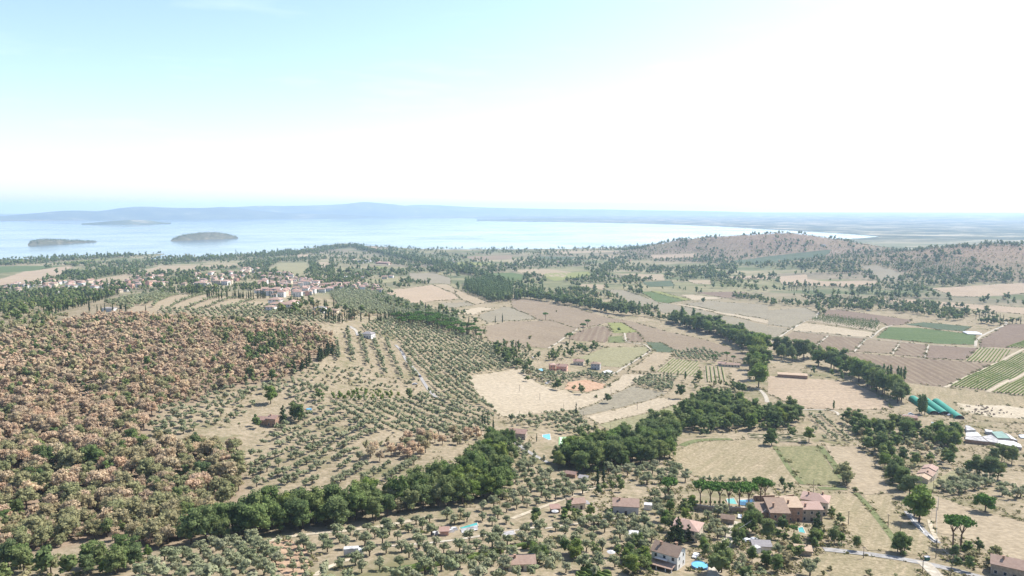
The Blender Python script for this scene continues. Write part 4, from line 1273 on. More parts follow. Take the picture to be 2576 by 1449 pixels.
# the brick farm complex on its terrace
house('low left wing of the brick farm complex', 1908, 1306, 8, 7, 4.6, 8, 'brick_wall', 'brown_tiles', 'shed', 1.6, 0)
house('grey brown roofed middle wing of the brick farm complex', 1953, 1311, 8.4, 11, 6.2, -4, 'brick_wall', 'brown_tiles', 'shed', 2.4, 1)
house('flat tan roofed brick wing of the farm complex with skylight', 1989, 1305, 7.6, 8.5, 7.2, -2, 'brick_wall', 'tan_tiles', 'shed', 1.5, 1)
house('pink roofed ivy clad wing of the brick farm complex', 2036, 1307, 9.8, 5.5, 6.0, -2, 'stone_wall', 'pink_tiles', 'shed', 1.3, 1)
house('cream main house with hipped pink roofs behind the brick wings', 2050, 1286, 12, 10, 7.0, -28, 'cream_plaster', 'pink_tiles', 'hip', 2.0, 2)
house('small gatehouse with brown roof at the top of the gravel drive', 1831, 1315, 5.4, 4.2, 2.6, -20, 'stone_wall', 'brown_tiles', 'gable', 1.1, 0, win=False)
def wall_run(name, label, pts, h, t, mat, cope=None):
    w = PP(img(pts)); o = None
    cen = w.mean(0); o = empty(name, (cen[0], cen[1], float(ground_z(*cen)))); tag(o, label, 'wall')
    for i in range(len(w) - 1):
        d_ = w[i + 1] - w[i]; L = np.hypot(*d_); a = math.atan2(d_[1], d_[0])
        mdl = (w[i] + w[i + 1]) / 2
        zz = min(float(ground_z(*w[i])), float(ground_z(*w[i + 1])))
        for nm, z0, z1, tt, mm_ in (('panel', -1.5, h, t, mat), ('coping', h + .003, h + .18, t + .15, cope or mat)):
            q = MB().box(-L / 2, -tt / 2, z0, L / 2, tt / 2, z1).build(nm, MATS[mm_], o)
            q.location = (mdl[0] - cen[0], mdl[1] - cen[1], zz - o.location.z); q.rotation_euler = (0, 0, a)
    return o
o = wall_run('garden_wall', 'long brick garden wall with niches behind the pools', '1895,1260 1948,1261 1996,1259', 3.2, .5, 'brick_wall', 'tan_tiles')
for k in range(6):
    q = MB().box(-.4, -.32, 1.0, .4, -.22, 2.3).build('niche_shade', MATS['dark_wood_and_shade'], o)  # dark plate on the wall face, painted shade of a recess
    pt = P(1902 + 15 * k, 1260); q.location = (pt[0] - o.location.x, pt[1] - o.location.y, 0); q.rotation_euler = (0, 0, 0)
wall_run('retaining_wall', 'stone retaining wall below the clipped garden balls', '1735,1281 1780,1286 1830,1288 1880,1290', 2.6, .6, 'stone_wall', 'pool_stone')
wall_run('field_wall', 'low concrete wall along the shaded driveway', '2290,1300 2310,1326 2335,1350 2352,1362', 1.1, .35, 'pale_concrete')
# cottages at the right edge
o = house('long cream cottage with three stepped terracotta roofs', 2330, 1207, 9, 7.5, 4.3, 48, 'cream_plaster', 'terracotta_tiles', 'gable', 1.4, 1)
for dx_, hh, mt in ((-8.0, 3.9, 'tan_tiles'), (8.2, 4.9, 'pink_tiles')):
    q = wall_mesh(7.6, 7.0, hh, 'gable', 1.3).build('side_wall', MATS['cream_plaster'], o); q.location = (dx_, 0, 0)
    q = roof_mesh(7.2, 7.0, hh, 'gable', 1.3, .3).build('side_roof', MATS[mt], o); q.location = (dx_, 0, 0)
house('farmhouse roof cut by the lower right picture corner', 2551, 1447, 15, 9, 4.6, -33, 'stone_wall', 'terracotta_tiles', 'gable', 1.9, 1)
house('grey roofed house beside the curve of the asphalt lane', 926, 849, 12, 9, 4.5, -18, 'white_plaster', 'grey_tiles', 'hip', 1.8, 1)
house('flat pale house on the bare hilltop', 275, 783, 14, 8, 3.6, -8, 'pale_concrete', 'grey_tiles', 'flat', .3, 0, win=False, door=False)
house('white walled shed with grey roof on the garden bank', 1915, 1384, 7, 3.6, 2.4, -6, 'white_plaster', 'grey_tiles', 'shed', .7, 0, win=False, door=False, name='shed', cat='shed')
house('small brick hut left of the dark belt shade', 1437, 1200, 5.5, 3.6, 2.4, -22, 'brick_wall', 'mauve_tiles', 'gable', .9, 0, win=False, name='shed', cat='shed')
house('low grey hut right of the brick hut', 1467, 1210, 4.5, 2.8, 2.0, -22, 'pale_concrete', 'grey_tiles', 'shed', .5, 0, win=False, name='shed', cat='shed', door=False)
house('small red hut beside the white garden umbrella', 1396, 1288, 4.0, 3.0, 2.2, 10, 'brick_wall', 'mauve_tiles', 'shed', .6, 0, win=False, name='shed', cat='shed')
house('small white roofed kiosk in the lower olive terraces', 1594, 1354, 3.2, 2.4, 2.0, -10, 'brick_wall', 'white_sheet', 'shed', .4, 0, win=False, name='shed', cat='shed')
house('white garden cabin right of the larger cottage', 1630, 1281, 3.6, 3.0, 2.4, -10, 'white_plaster', 'white_sheet', 'flat', .3, 0, win=False, name='shed', cat='shed')
house('mauve roofed hut beside the covered turquoise pool', 1118, 1345, 3.4, 2.6, 2.0, 5, 'pink_plaster', 'mauve_tiles', 'shed', .5, 0, win=False, name='shed', cat='shed')
house('small shed under trees on the lower garden bank', 2020, 1394, 6, 3.4, 2.2, -12, 'stone_wall', 'tan_tiles', 'shed', .6, 0, win=False, name='shed', cat='shed', door=False)
house('small white shed on the lower left of the garden bank', 1900, 1402 - 12, 3.5, 2.5, 2.0, 30, 'white_plaster', 'white_sheet', 'flat', .3, 0, win=False, name='shed', cat='shed', door=False)
house('low brown barn under the trees near the tunnel barns', 2285, 1056, 12, 6, 2.6, -12, 'brick_wall', 'mauve_tiles', 'gable', 1.2, 0, win=False, name='shed', cat='barn')

# ------------------------------------------------------------------ tunnel barns
def tunnel(label, x0, y0, x1, y1, r):
    a, b_ = P(x0, y0), P(x1, y1)
    d_ = b_ - a; L = np.hypot(*d_); cen = (a + b_) / 2
    zg = float(ground_z(*cen))
    o = empty('tunnel_barn', (cen[0], cen[1], zg), math.atan2(d_[1], d_[0])); tag(o, label, 'barn')
    n, ns = 14, int(L / 2.5)
    ang = [math.pi * (k / n) for k in range(n + 1)]
    sec = [(r * math.cos(t_), r * 1.02 * math.sin(t_) ** 0.85) for t_ in ang]
    for k in range(ns):
        x_a = -L / 2 + L * k / ns; x_b = -L / 2 + L * (k + 1) / ns - .05
        vs_ = [(x_a, p[0], p[1]) for p in sec] + [(x_b, p[0], p[1]) for p in sec]
        MB().add(vs_, [[i, i + 1, n + 2 + i, n + 1 + i] for i in range(n)]).build('panel', MATS['green_sheet'], o)
        rb = MB()
        for i in range(n):
            rb.tube((x_b + .02, sec[i][0] * .995, sec[i][1] * .995), (x_b + .02, sec[i + 1][0] * .995, sec[i + 1][1] * .995), .05, .05, 4)
        if k % 2: rb.build('hoop', MATS['grey_metal'], o)
    MB().add([(-L / 2, p[0] * .97, p[1] * .97) for p in sec], [list(range(n + 1))]).build('end_wall', MATS['green_sheet'], o)
    MB().add([(L / 2 - .8, p[0] * .97, p[1] * .97) for p in sec], [list(range(n + 1))]).build('mouth_shade', MATS['dark_wood_and_shade'], o)  # open end: dark sheet set inside to paint the shade of the mouth
    hb = MB()
    for k in range(5):
        hb.box(L / 2 - .7, -r * .7 + k * r * .3, 0, L / 2 - .2, -r * .7 + k * r * .3 + 1.0, 1.1 + .3 * (k % 2))
    hb.build('hay_stack', MATS['tan_tiles'], o)
    for q in np.linspace(-.5, .5, 5):
        KEEP_OUT.append((cen[0] + d_[0] * q, cen[1] + d_[1] * q, 6))
tunnel('left green tunnel barn partly behind thin poplars', 2296, 1007, 2350, 1043, 3.9)
tunnel('middle green tunnel barn', 2322, 1008, 2377, 1044, 3.9)
tunnel('right green tunnel barn reaching nearest to the white sheds', 2355, 1015, 2414, 1054, 3.9)
prism('white_shed', 'left white roofed livestock shed', 'shed', [(2430, 1089), (2458, 1087), (2470, 1098), (2430, 1097)], 2.8, 'brick_wall', 'white_sheet')
prism('white_shed', 'front left white roofed livestock shed', 'shed', [(2429, 1098), (2470, 1099), (2486, 1112), (2428, 1105)], 3.0, 'brick_wall', 'pale_sheet')
prism('white_shed', 'middle grey white livestock shed beside the green roof', 'shed', [(2471, 1098), (2493, 1094), (2511, 1106), (2510, 1115), (2487, 1111)], 2.6, 'stone_wall', 'pale_sheet')
prism('white_shed', 'front right long white livestock shed', 'shed', [(2511, 1107), (2550, 1110), (2568, 1119), (2571, 1126), (2511, 1116)], 2.6, 'stone_wall', 'white_sheet')
prism('white_shed', 'rear right white livestock shed', 'shed', [(2527, 1089), (2542, 1096), (2560, 1109), (2543, 1104)], 2.8, 'stone_wall', 'white_sheet')
prism('green_roof_shed', 'low shed with dull green sheet roof on the white sheds', 'shed', [(2494, 1087), (2521, 1086), (2541, 1104), (2509, 1103)], 3.4, 'grey_plaster', 'dull_green_sheet')
prism('white_container', 'white container behind the green roofed shed', 'container', [(2477, 1080), (2496, 1083), (2498, 1088), (2480, 1086)], 2.6, 'grey_plaster', 'white_sheet')
prism('white_shed', 'small white shed at the back of the livestock yard', 'shed', [(2428, 1070), (2440, 1072), (2455, 1082), (2432, 1083)], 2.5, 'white_plaster', 'pale_sheet')
prism('grey_shed', 'pale grey flat shed before the tunnel barns', 'shed', [(2270, 1043), (2300, 1044), (2308, 1049), (2285, 1052)], 2.4, 'stone_wall', 'pale_concrete')
prism('water_tank', 'pale blue open tank at the right picture edge', 'tank', [(2562, 1093), (2590, 1092), (2590, 1102), (2568, 1100)], 1.2, 'pale_concrete', 'car_silver')
p = gpt(2446, 840)
o = empty('solar_array', p, R(-12)); tag(o, 'dark solar panel array beside the green crop field', 'solar panel')
for k in range(4):
    q = MB(); slab(q, [(-10 , -9 + k * 5, 1.0), (10, -9 + k * 5, 1.0), (10, -6 + k * 5, 2.4), (-10, -6 + k * 5, 2.4)], .1); q.build('panel', MATS['solar_blue'], o)
    MB().box(-10, -6.2 + k * 5, -.3, 10, -6.05 + k * 5, 2.25).build('stand', MATS['white_sheet'], o)
for i, (x, y, rt, c_) in enumerate(((2361, 1042, 20, 'car_dark'), (2388, 1046, 30, 'car_silver'), (2291, 1043, -10, 'car_silver'), (2346, 1067, 60, 'car_white'), (2396, 1048, 80, 'car_dark'))):
    car(('dark blue car in front of the middle tunnel barn', 'silver car between middle and right tunnel barn', 'silver car left of the thin poplars', 'white van like car on the livestock yard', 'dark car at the mouth of the right tunnel barn')[i], x, y, rt, c_)
car('white car in the shade below the pool terrace', 1861, 1303, 70, 'car_white')
car('white car parked left in the shaded farm court', 1879, 1364, 20, 'car_white')
car('silver car parked middle in the shaded farm court', 1895, 1362, 30, 'car_silver')
car('white car parked right in the shaded farm court', 1905, 1370, 30, 'car_white')
car('dark car on the asphalt lane through the groves', 1056, 948, -60, 'car_dark')
car('silver car parked under trees by the lane bend', 1043, 968, 10, 'car_silver')
car('white car left of the white house', 1750, 1402, 60, 'car_white')
# lorry
p = gpt(886, 1398)
o = empty('white_lorry', (p.x, p.y, p.z), R(8)); tag(o, 'white box lorry parked on the lower terrace', 'lorry')
MB().box(-3.0, -1.15, .95, 2.4, 1.15, 3.3).build('box_body', MATS['white_sheet'], o)
MB().box(2.5, -1.05, .6, 4.2, 1.05, 2.5).build('cab', MATS['car_white'], o)
MB().box(3.7, -.9, 1.6, 4.23, .9, 2.3).build('windscreen', MATS['window_glass'], o)
MB().box(-3.0, -.5, .6, 4.0, .5, .94).build('chassis', MATS['dark_wood_and_shade'], o)
for sx_ in (-2.1, 3.2):
    for sy_ in (-.95, .95):
        MB().tube((sx_, sy_ - .14, .48), (sx_, sy_ + .14, .48), .48, .48, 10).build('wheel', MATS['rubber'], o)
KEEP_OUT.append((p.x, p.y, 6))
house('small white hut right of the white lorry', 906, 1398, 2.4, 2.0, 1.9, 10, 'white_plaster', 'white_sheet', 'flat', .3, 0, win=False, name='shed', cat='shed', door=False)

# ------------------------------------------------------------------ pools, court
pool('bright blue pool with white rim under the pines', '1861,1262 1892,1262 1895,1270 1882,1271 1882,1277 1861,1276', 'pool_stone', 'pool_water', 1.4)
pool('covered teal pool left of the bright blue pool', '1828,1259 1846,1258 1856,1271 1835,1272', 'pool_stone', 'teal_cover', .8)
pool('small turquoise pool below the brick farm complex', '2008,1331 2019,1330 2026,1341 2012,1343', 'pool_stone', 'turquoise_water', .8)
pool('rectangular blue pool beside the dark walled house', '1365,1095 1383,1095 1385,1106 1366,1106', 'pool_stone', 'pool_water', 1.2)
pool('pale blue pool in the garden of the orange red villa', '1346,930 1366,928 1369,934 1352,936', 'pool_stone', 'pool_water', .8)
pool('long turquoise pool with grey cover in the lower terraces', '1157,1328 1200,1319 1202,1325 1160,1334', 'pool_stone', 'turquoise_water', .4)
c2 = MB(); wp = PP(img('1159,1334 1200,1327 1203,1335 1162,1342'))
n = len(wp); zc = float(ground_z(*wp.mean(0))) + .45
tag(c2.add([(q[0], q[1], zc) for q in wp] + [(q[0], q[1], zc + .12) for q in wp], [list(range(n))[::-1], list(range(n, 2 * n))] + [[i, (i + 1) % n, n + (i + 1) % n, n + i] for i in range(n)]).build('pool_cover', MATS['pale_sheet']), 'pale grey roller cover over the long turquoise pool', 'pool cover')
KEEP_OUT.append((*wp.mean(0), 6))
pool('shallow white walled pond on the lower terrace path', '1250,1343 1292,1338 1295,1345 1255,1350', 'pool_stone', 'pale_sheet', .5)
round_pool('round blue pool beside the white house', 1760, 1428, 3.0, 1.2)
round_pool('small round pool right of the hillside farmhouse', 777, 1031, 1.9, .8)
wp = PP(img('1406,1100 1447,1100 1452,1122 1405,1123'))
V, F = drape_poly(wp, 4, .22)
tc_ = mesh_obj('tennis_court', V, F, MATS['court_green']); tag(tc_, 'green tennis court beside the dark tree belt', 'tennis court')
for nm, pts in (('line', '1411,1101 1411,1122'), ('line', '1443,1101 1447,1121'), ('line', '1416,1111 1442,1111'), ('line', '1427,1104 1428,1119'), ('line', '1408,1103 1446,1103'), ('line', '1408,1120 1450,1119')):
    V, F = ribbon(PP(img(pts)), .35, .28); mesh_obj(nm, V, F, MATS['line_white'], tc_)
KEEP_OUT.append((*wp.mean(0), 13))

# ------------------------------------------------------------------ poles, bins, umbrellas, animals
PL = [(2046, 1240, 7.5), (2134, 1320, 6.5), (2234, 1328, 6.5), (2264, 1353, 7), (2354, 1314, 7.5), (2359, 1284, 7.5), (2409, 1331, 6.5), (2326, 1246, 5.5), (2172, 1405, 5), (2321, 1436, 6)]
PLL = ['pole behind the brick farm complex', 'thin pole in the dry meadow right of the farm complex', 'pole beside the long green ditch', 'pole at the lower end of the green ditch', 'pole beside the big round driveway tree', 'upper pole on the dirt path', 'pole in the wide dry field', 'pole in front of the long cream cottage', 'pole on the verge of the grey lane', 'pole at the fork of the gravel side road']
tops = [pole('wooden ' + l, x, y, h) for (x, y, h), l in zip(PL, PLL)]
t1 = pole('tall wooden pole with transformer at the lane corner', 2354, 1404, 8.5, transformer=True)
t2 = pole('leaning wooden pole at the lower right lane', 2390, 1449, 8.5, 1.2)
pole('small pole by the dense square olive grove', 2347, 1240, 6)
cable('power cable from the dirt path pole down to the lane', tops[5], tops[4])
cable('power cable crossing to the transformer pole', tops[4], t1)
cable('power cable above the grey lane corner', t1, t2)
for (x, y), l in zip(((1307, 984), (1358, 1006), (1418, 1033), (1537, 993), (1603, 1031), (1467, 1053), (1307, 1053), (1535, 1088)),
                     ('far left in the pale straw field', 'left of the middle of the pale straw field', 'at the lower rim of the pale straw field', 'in the grey stubble field', 'in the pale cut straw strip', 'at the tip of the pale cut straw strip', 'at the edge of the cypress olive grove', 'in the greenish stubble strip')):
    pole('thin wooden pole ' + l, x, y, 6.0, 0, False)
p1 = pole('pole on the shaded court of the farm complex', 1856, 1375, 8)
p2 = pole('pole behind the gravel drive trees', 1925, 1322, 8)
cable('pale thick cable over the gravel drive', p1, p2, .6)
p = gpt(2332, 1409)
o = empty('waste_bin', p, R(10)); tag(o, 'green waste container beside the grey lane', 'bin')
MB().box(-.9, -.55, .15, .9, .55, 1.35).build('body', MATS['bin_green'], o)
MB().box(-.95, -.6, 1.352, .95, .6, 1.5).build('lid', MATS['car_silver'], o)
def parasol(label, x, y):
    p = gpt(x, y); o = empty('garden_umbrella', p); tag(o, label, 'umbrella')
    n = 8
    MB().add([(0, 0, 2.9)] + [(1.7 * math.cos(6.2832 * k / n), 1.7 * math.sin(6.2832 * k / n), 2.3) for k in range(n)], [[0, 1 + k, 1 + (k + 1) % n] for k in range(n)]).build('canopy', MATS['white_sheet'], o)
    MB().tube((0, 0, 0), (0, 0, 2.85), .04, .04, 5).build('post', MATS['grey_metal'], o)
    KEEP_OUT.append((p.x, p.y, 3))
parasol('white garden umbrella beside the small red hut', 1396, 1298)
parasol('white garden umbrella among bushes left of the white house', 1537, 1403)
for (x, y), l in zip(((1094, 1344), (1133, 1338), (1142, 1333), (1340, 900), (1380, 962), (1375, 965)), ('white tarpaulin left of the covered pool', 'white tarpaulin beside the mauve hut', 'upright white tarpaulin before the covered pool', 'white tarpaulin among villa olives', 'white tarpaulin at the tip of the villa olive garden', 'second white tarpaulin at the tip of the villa olive garden')):
    p = gpt(x, y); q = MB()
    q.add([(-1.6, -1.1, 0), (1.6, -1.1, 0), (1.5, 1.1, .2), (-1.5, 1.0, .3), (-1.2, -.8, 1.1), (1.1, -.7, 1.3), (.9, .7, 1.0), (-1.1, .6, 1.2)], [[0, 1, 5, 4], [1, 2, 6, 5], [2, 3, 7, 6], [3, 0, 4, 7], [4, 5, 6, 7]])
    o = q.build('tarpaulin', MATS['white_sheet']); o.location = p; o.rotation_euler = (0, 0, random.uniform(0, 3)); tag(o, l, 'tarpaulin')
# clipped garden balls
r0 = np.random.default_rng(12)
V, Q, T_ = leaf_cloud(r0, [(0, 0, .85, .75, .75, .8)], 60, .3)
ball = np_mesh('crown', V, [Q, T_], MATS['pine_leaves'])
for i, (x, y) in enumerate([(1721 + 11 * k, 1266 + .3 * k) for k in range(10)] + [(1768 + 12 * k, 1279 + .4 * k) for k in range(8)]):
    p = gpt(x, y)
    o = bpy.data.objects.new('clipped_bush', ball); COL.objects.link(o); o.location = p; o.rotation_euler = (0, 0, i)
    lb = 'ball clipped bush in the upper row of the pine terrace' if i < 10 else 'ball clipped bush in the lower row of the pine terrace'
    tag(o, lb, 'bush', lb + 's')
    KEEP_OUT.append((p.x, p.y, 1.5))
# grazing animals on the feeding ground
an = MB()
an.tube((-.55, 0, .62), (.5, 0, .66), .27, .25, 7).tube((.45, 0, .72), (.8, 0, .5), .13, .10, 6).tube((.78, 0, .52), (1.0, 0, .36), .11, .07, 6)
for sx_ in (-.42, .38):
    for sy_ in (-.14, .14):
        an.tube((sx_, sy_, .55), (sx_, sy_, 0), .06, .04, 5)
am = an.mesh('animal', MATS['animal_hide'])
r0 = np.random.default_rng(8)
for i in range(42):
    x = r0.normal(2478, 26); y = 1034 + (x - 2478) * .08 + r0.normal(0, 5)
    if not (2425 < x < 2568 and 1021 < y < 1053): continue
    p = gpt(x, y)
    o = bpy.data.objects.new('grazing_animal', am); COL.objects.link(o); o.location = p; o.rotation_euler = (0, 0, r0.uniform(0, 6.28)); o.scale = (1.3, 1.3, 1.3)
    tag(o, 'small dark animal on the bare feeding ground', 'animal', 'dark animals on the bare feeding ground')
o = None

# ------------------------------------------------------------------ vineyards: every row a part
def vineyard(label, out, seg, spacing, h=1.7, w=.9, miss=0.03, mat='vine_leaves'):
    wp = PP(img(out)); ang = angle_of(seg)
    c_, s_ = math.cos(ang), math.sin(ang)
    q = np.column_stack([wp[:, 0] * c_ + wp[:, 1] * s_, -wp[:, 0] * s_ + wp[:, 1] * c_])
    cen = wp.mean(0)
    root = empty('vineyard', (cen[0], cen[1], float(ground_z(*cen)))); tag(root, label, 'vineyard')
    r0 = np.random.default_rng(len(label))
    V, F = drape_poly(wp, 8, .16)
    V = V - np.array(root.location)
    mesh_obj('soil', V, F, MATS['vineyard_soil'], root)
    for v_ in np.arange(q[:, 1].min() + spacing / 2, q[:, 1].max(), spacing):
        xs = []
        n = len(q)
        for i in range(n):
            (a0, b0), (a1, b1) = q[i], q[(i + 1) % n]
            if (b0 > v_) != (b1 > v_):
                xs.append(a0 + (a1 - a0) * (v_ - b0) / (b1 - b0))
        xs.sort()
        for k in range(0, len(xs) - 1, 2):
            L = xs[k + 1] - xs[k]
            if L < 4: continue
            ns = max(2, int(L / 1.5))
            t = xs[k] + L * np.arange(ns + 1) / ns
            prof = [(-.5, 0.25), (-.42, .75), (-.15, 1.0), (.2, .98), (.46, .7), (.5, .22)]
            VV = []
            for tt in t:
                sc = r0.uniform(.75, 1.2) * (0.15 if r0.random() < miss else 1)
                for a, b_ in prof:
                    yy = v_ + a * w * sc * r0.uniform(.8, 1.2)
                    X_ = tt * c_ - yy * s_; Y_ = tt * s_ + yy * c_
                    VV.append((X_, Y_, b_ * h * sc * r0.uniform(.85, 1.15)))
            VV = np.array(VV)
            VV[:, 2] += ground_z(VV[:, 0], VV[:, 1])
            m_ = len(prof)
            FF = [[i * m_ + j, (i + 1) * m_ + j, (i + 1) * m_ + j + 1, i * m_ + j + 1] for i in range(ns) for j in range(m_ - 1)]
            mesh_obj('vine_row', VV - np.array(root.location), np.array(FF), MATS[mat], root)
vineyard('big vineyard of green rows at the right edge', '2600,878 2600,925 2482,982 2389,972 2505,916', '2505,915 2387,972', 3.2)
vineyard('lower vineyard of green rows at the right edge', '2600,934 2600,998 2494,987', '2505,915 2387,972', 3.2)
vineyard('small vineyard next to the last brown plot', '2462,876 2545,882 2515,912 2427,909', '2425,909 2462,875', 3.6)
vineyard('green vine rows in the upper right corner of the fields', '2535,874 2600,846 2600,878', '2535,874 2600,846', 3.4)
vineyard('yellowish young vineyard above the slender tree row', '1687,903 1755,911 1764,950 1648,935', '1645,935 1685,903', 3.4, 1.1, .7, .1)
vineyard('vineyard of near vertical rows right of the broad tree', '1771,922 1820,925 1828,961 1774,962', '1773,962 1770,921', 4.2, 1.5, .9)
vineyard('small bright vine plot at the bottom edge', '1450,1449 1474,1422 1536,1449 1540,1475 1450,1475', '1474,1424 1530,1449', 2.6, 1.6, 1.0)
vineyard('vine rows on the lower terrace before the small cottage', '1190,1398 1300,1375 1370,1366 1372,1374 1300,1384 1192,1408', '1190,1400 1300,1378', 2.6, 1.6, .8)
vineyard('leafy vine plot on the lower left terrace', '985,1449 1010,1430 1075,1418 1090,1430 1060,1449', '985,1449 1080,1428', 2.4, 1.6, 1.0)
vineyard('vine rows above the cart track', '1090,1420 1190,1402 1195,1412 1095,1430', '1090,1420 1190,1402', 2.6, 1.6, .8)
vineyard('vine rows of the dry terrace plot beside the dark broad tree', '1880,1090 1930,1092 1930,1105 1885,1102', '1880,1090 1930,1092', 5.0, .8, .5, .2)
vineyard('vine rows of the second dry terrace plot', '1955,1092 2025,1096 2030,1115 1960,1112', '1955,1092 2025,1096', 5.0, .8, .5, .2)
# ------------------------------------------------------------------ olive groves: label|row direction|along|between|jitter|size|missing|outline
GROVES = """
olive tree on the bare strip between wood and big pale green tree|600,990 740,955|6.9|8.8|0.14|1.05|.1|560,985 650,968 720,958 800,968 830,1000 790,1012 720,1008 690,990 600,1000
olive tree on the pale slope between the farmhouse and the lane|1080,990 1230,1050|5.4|8.6|0.06|1.0|.08|1000,1010 1080,985 1240,1052 1235,1085 1130,1107 960,1088 840,1042 830,1015
olive tree in the open terraces below the farmhouse pool|650,1220 880,1115|5.2|10.5|0.08|0.98|.14|720,1010 830,1013 960,1088 930,1112 890,1140 920,1172 1050,1165 1030,1205 850,1222 650,1237 612,1175 650,1120 690,1085 745,1060
olive tree in the sparse grove between burnt oak wood and farmhouse|395,1060 600,1000|6.4|9.0|0.1|1.05|.15|395,1035 500,1010 600,985 650,990 640,1028 610,1062 520,1090 430,1120 375,1100
olive tree in the upper grove rows beside the asphalt lane|960,840 985,900|5.1|12.9|0.06|1.03|.1|845,830 890,840 1000,870 1020,905 1045,930 1060,955 1000,960 930,925 860,905 815,915 845,875
low olive bush on the reddish neglected terrace|760,950 1000,960|6.9|9.4|0.14|0.99|.15|720,950 815,915 930,928 1000,962 1060,960 1070,985 1010,990 900,975 800,965
olive tree in the dense grove right of the asphalt lane|1060,930 1140,1000|5.4|7.0|0.12|0.95|.05|905,830 960,805 1080,800 1160,832 1230,872 1330,900 1330,922 1180,945 1195,990 1250,1042 1160,1010 1110,1005 1070,945 1030,905 1000,862
silvery olive tree in the dense grove at the bottom edge|420,1400 640,1360|6.1|6.7|0.12|1.18|.03|300,1480 420,1402 520,1377 600,1360 655,1375 690,1420 745,1480
young olive tree on bare red soil at the bottom edge|660,1375 770,1385|4.6|6.0|.08|.62|.03|650,1372 690,1352 780,1378 785,1440 760,1475 700,1430
olive tree on the first terrace below the dark tree belt|760,1375 1100,1320|7.0|8.5|0.10|1.08|.12|700,1362 870,1338 1080,1305 1290,1292 1300,1330 1100,1357 900,1382 760,1402
olive tree on the lower terraces with vine rows|900,1410 1300,1355|6.6|8.9|0.10|1.13|.12|820,1425 900,1397 1100,1372 1300,1347 1560,1302 1640,1302 1640,1390 1560,1449 1300,1480 1200,1490 780,1490
olive tree in the grove above the terracotta cottages|1340,1240 1480,1210|6.6|8.5|0.10|1.13|.1|1190,1292 1288,1240 1290,1172 1340,1178 1370,1192 1480,1212 1540,1222 1480,1237 1440,1256 1330,1292 1288,1302
olive tree on the rough ground above the pine row|1540,1200 1700,1190|8.0|9.5|0.15|1.24|.15|1530,1182 1700,1175 1755,1203 1700,1227 1650,1227 1560,1217 1520,1225
olive tree near the tall lone cypress|1290,1070 1440,1045|6.6|7.9|0.10|1.03|.08|1270,1062 1330,1048 1440,1040 1500,1078 1490,1100 1460,1098 1400,1092 1340,1082 1290,1078
olive tree left of the lane under the dark belt|1288,1120 1340,1125|5.6|6.9|0.10|1.03|.06|1288,1110 1330,1128 1378,1172 1300,1182
olive tree in the dense garden grove of the pink villa|1345,940 1540,935|5.6|6.2|0.12|1.03|.05|1320,925 1362,938 1450,947 1540,937 1555,945 1520,966 1470,953 1400,970 1345,958
olive tree in the hedged plot above the round dark tree|1600,965 1700,955|5.1|5.9|0.10|0.98|.05|1590,960 1640,947 1700,952 1690,987 1650,987 1600,972
olive tree in the plot between dark crop and red roofed farm|1700,890 1810,895|5.6|5.9|0.10|0.98|.05|1700,886 1770,880 1820,895 1805,912 1760,911 1695,901
sparse olive tree on the brown terraces left of the oak copse|2020,1045 2085,1110|5.1|8.9|0.08|0.77|.1|2010,1040 2080,1040 2150,1095 2140,1115 2075,1110 2040,1075
olive tree in the dense square grove before the long cottage|2370,1235 2470,1210|4.7|5.5|0.10|1.03|.02|2355,1227 2430,1196 2510,1216 2450,1246 2400,1256
olive tree on the scrubby bank left of the white sheds|2260,1120 2400,1130|9.3|10.9|0.18|1.08|.2|2255,1110 2330,1095 2400,1132 2340,1172 2275,1152
olive tree at the right picture edge above the lone pine|2515,1245 2576,1235|6.6|6.9|0.15|1.13|.1|2510,1232 2600,1222 2600,1262 2530,1264
olive tree in the grove climbing to the village|830,740 1000,760|6.0|6.4|0.13|1.17|.04|830,737 900,722 980,747 1060,775 1150,800 1170,822 1090,806 960,796 900,792 850,772
olive tree below the hilltop cypress row|400,790 690,780|6.0|7.9|0.13|1.03|.06|390,780 520,782 690,772 760,790 850,805 850,820 740,812 640,806 520,800 400,792
olive tree on the hilltop left of the terraces|270,765 400,740|6.6|7.9|0.13|1.03|.08|265,765 330,748 400,737 430,742 395,762 320,782
olive tree in the far striped orchard on the right slope|2260,685 2470,665|8.4|14.9|0.06|1.13|.03|2227,667 2320,650 2432,650 2477,667 2407,690 2307,692 2257,680
olive tree among the cottages and gardens|1600,1320 1700,1300|8.0|8.9|0.15|1.13|.2|1590,1320 1640,1245 1700,1232 1715,1290 1660,1330 1645,1385 1600,1390
olive tree left of the gravel drive|1750,1330 1830,1300|7.0|7.9|0.15|1.13|.1|1745,1340 1790,1290 1840,1300 1835,1340 1800,1390 1760,1390
olive tree in the garden right of the gravel drive|1860,1400 2000,1400|9.3|10.9|0.18|1.13|.25|1845,1380 1880,1360 1940,1390 2060,1395 2060,1449 1990,1480 1820,1480
"""
for gi, ln in enumerate(GROVES.strip().split('\n')):
    label, seg, al, bt, jit, sz, miss, out = ln.split('|')
    X, Y, r0 = grid_in(PP(img(out)), angle_of(seg), float(al), float(bt), float(jit), 100 + gi)
    for x_, y_ in zip(X, Y):
        if r0.random() < float(miss): continue
        k = 'olive'
        if 'neglected' in label and r0.random() < 0.5: k = 'shrub'
        put(k, x_, y_, float(sz) * r0.uniform(0.75, 1.2), label if k == 'olive' else 'low dry shrub on the reddish neglected terrace')
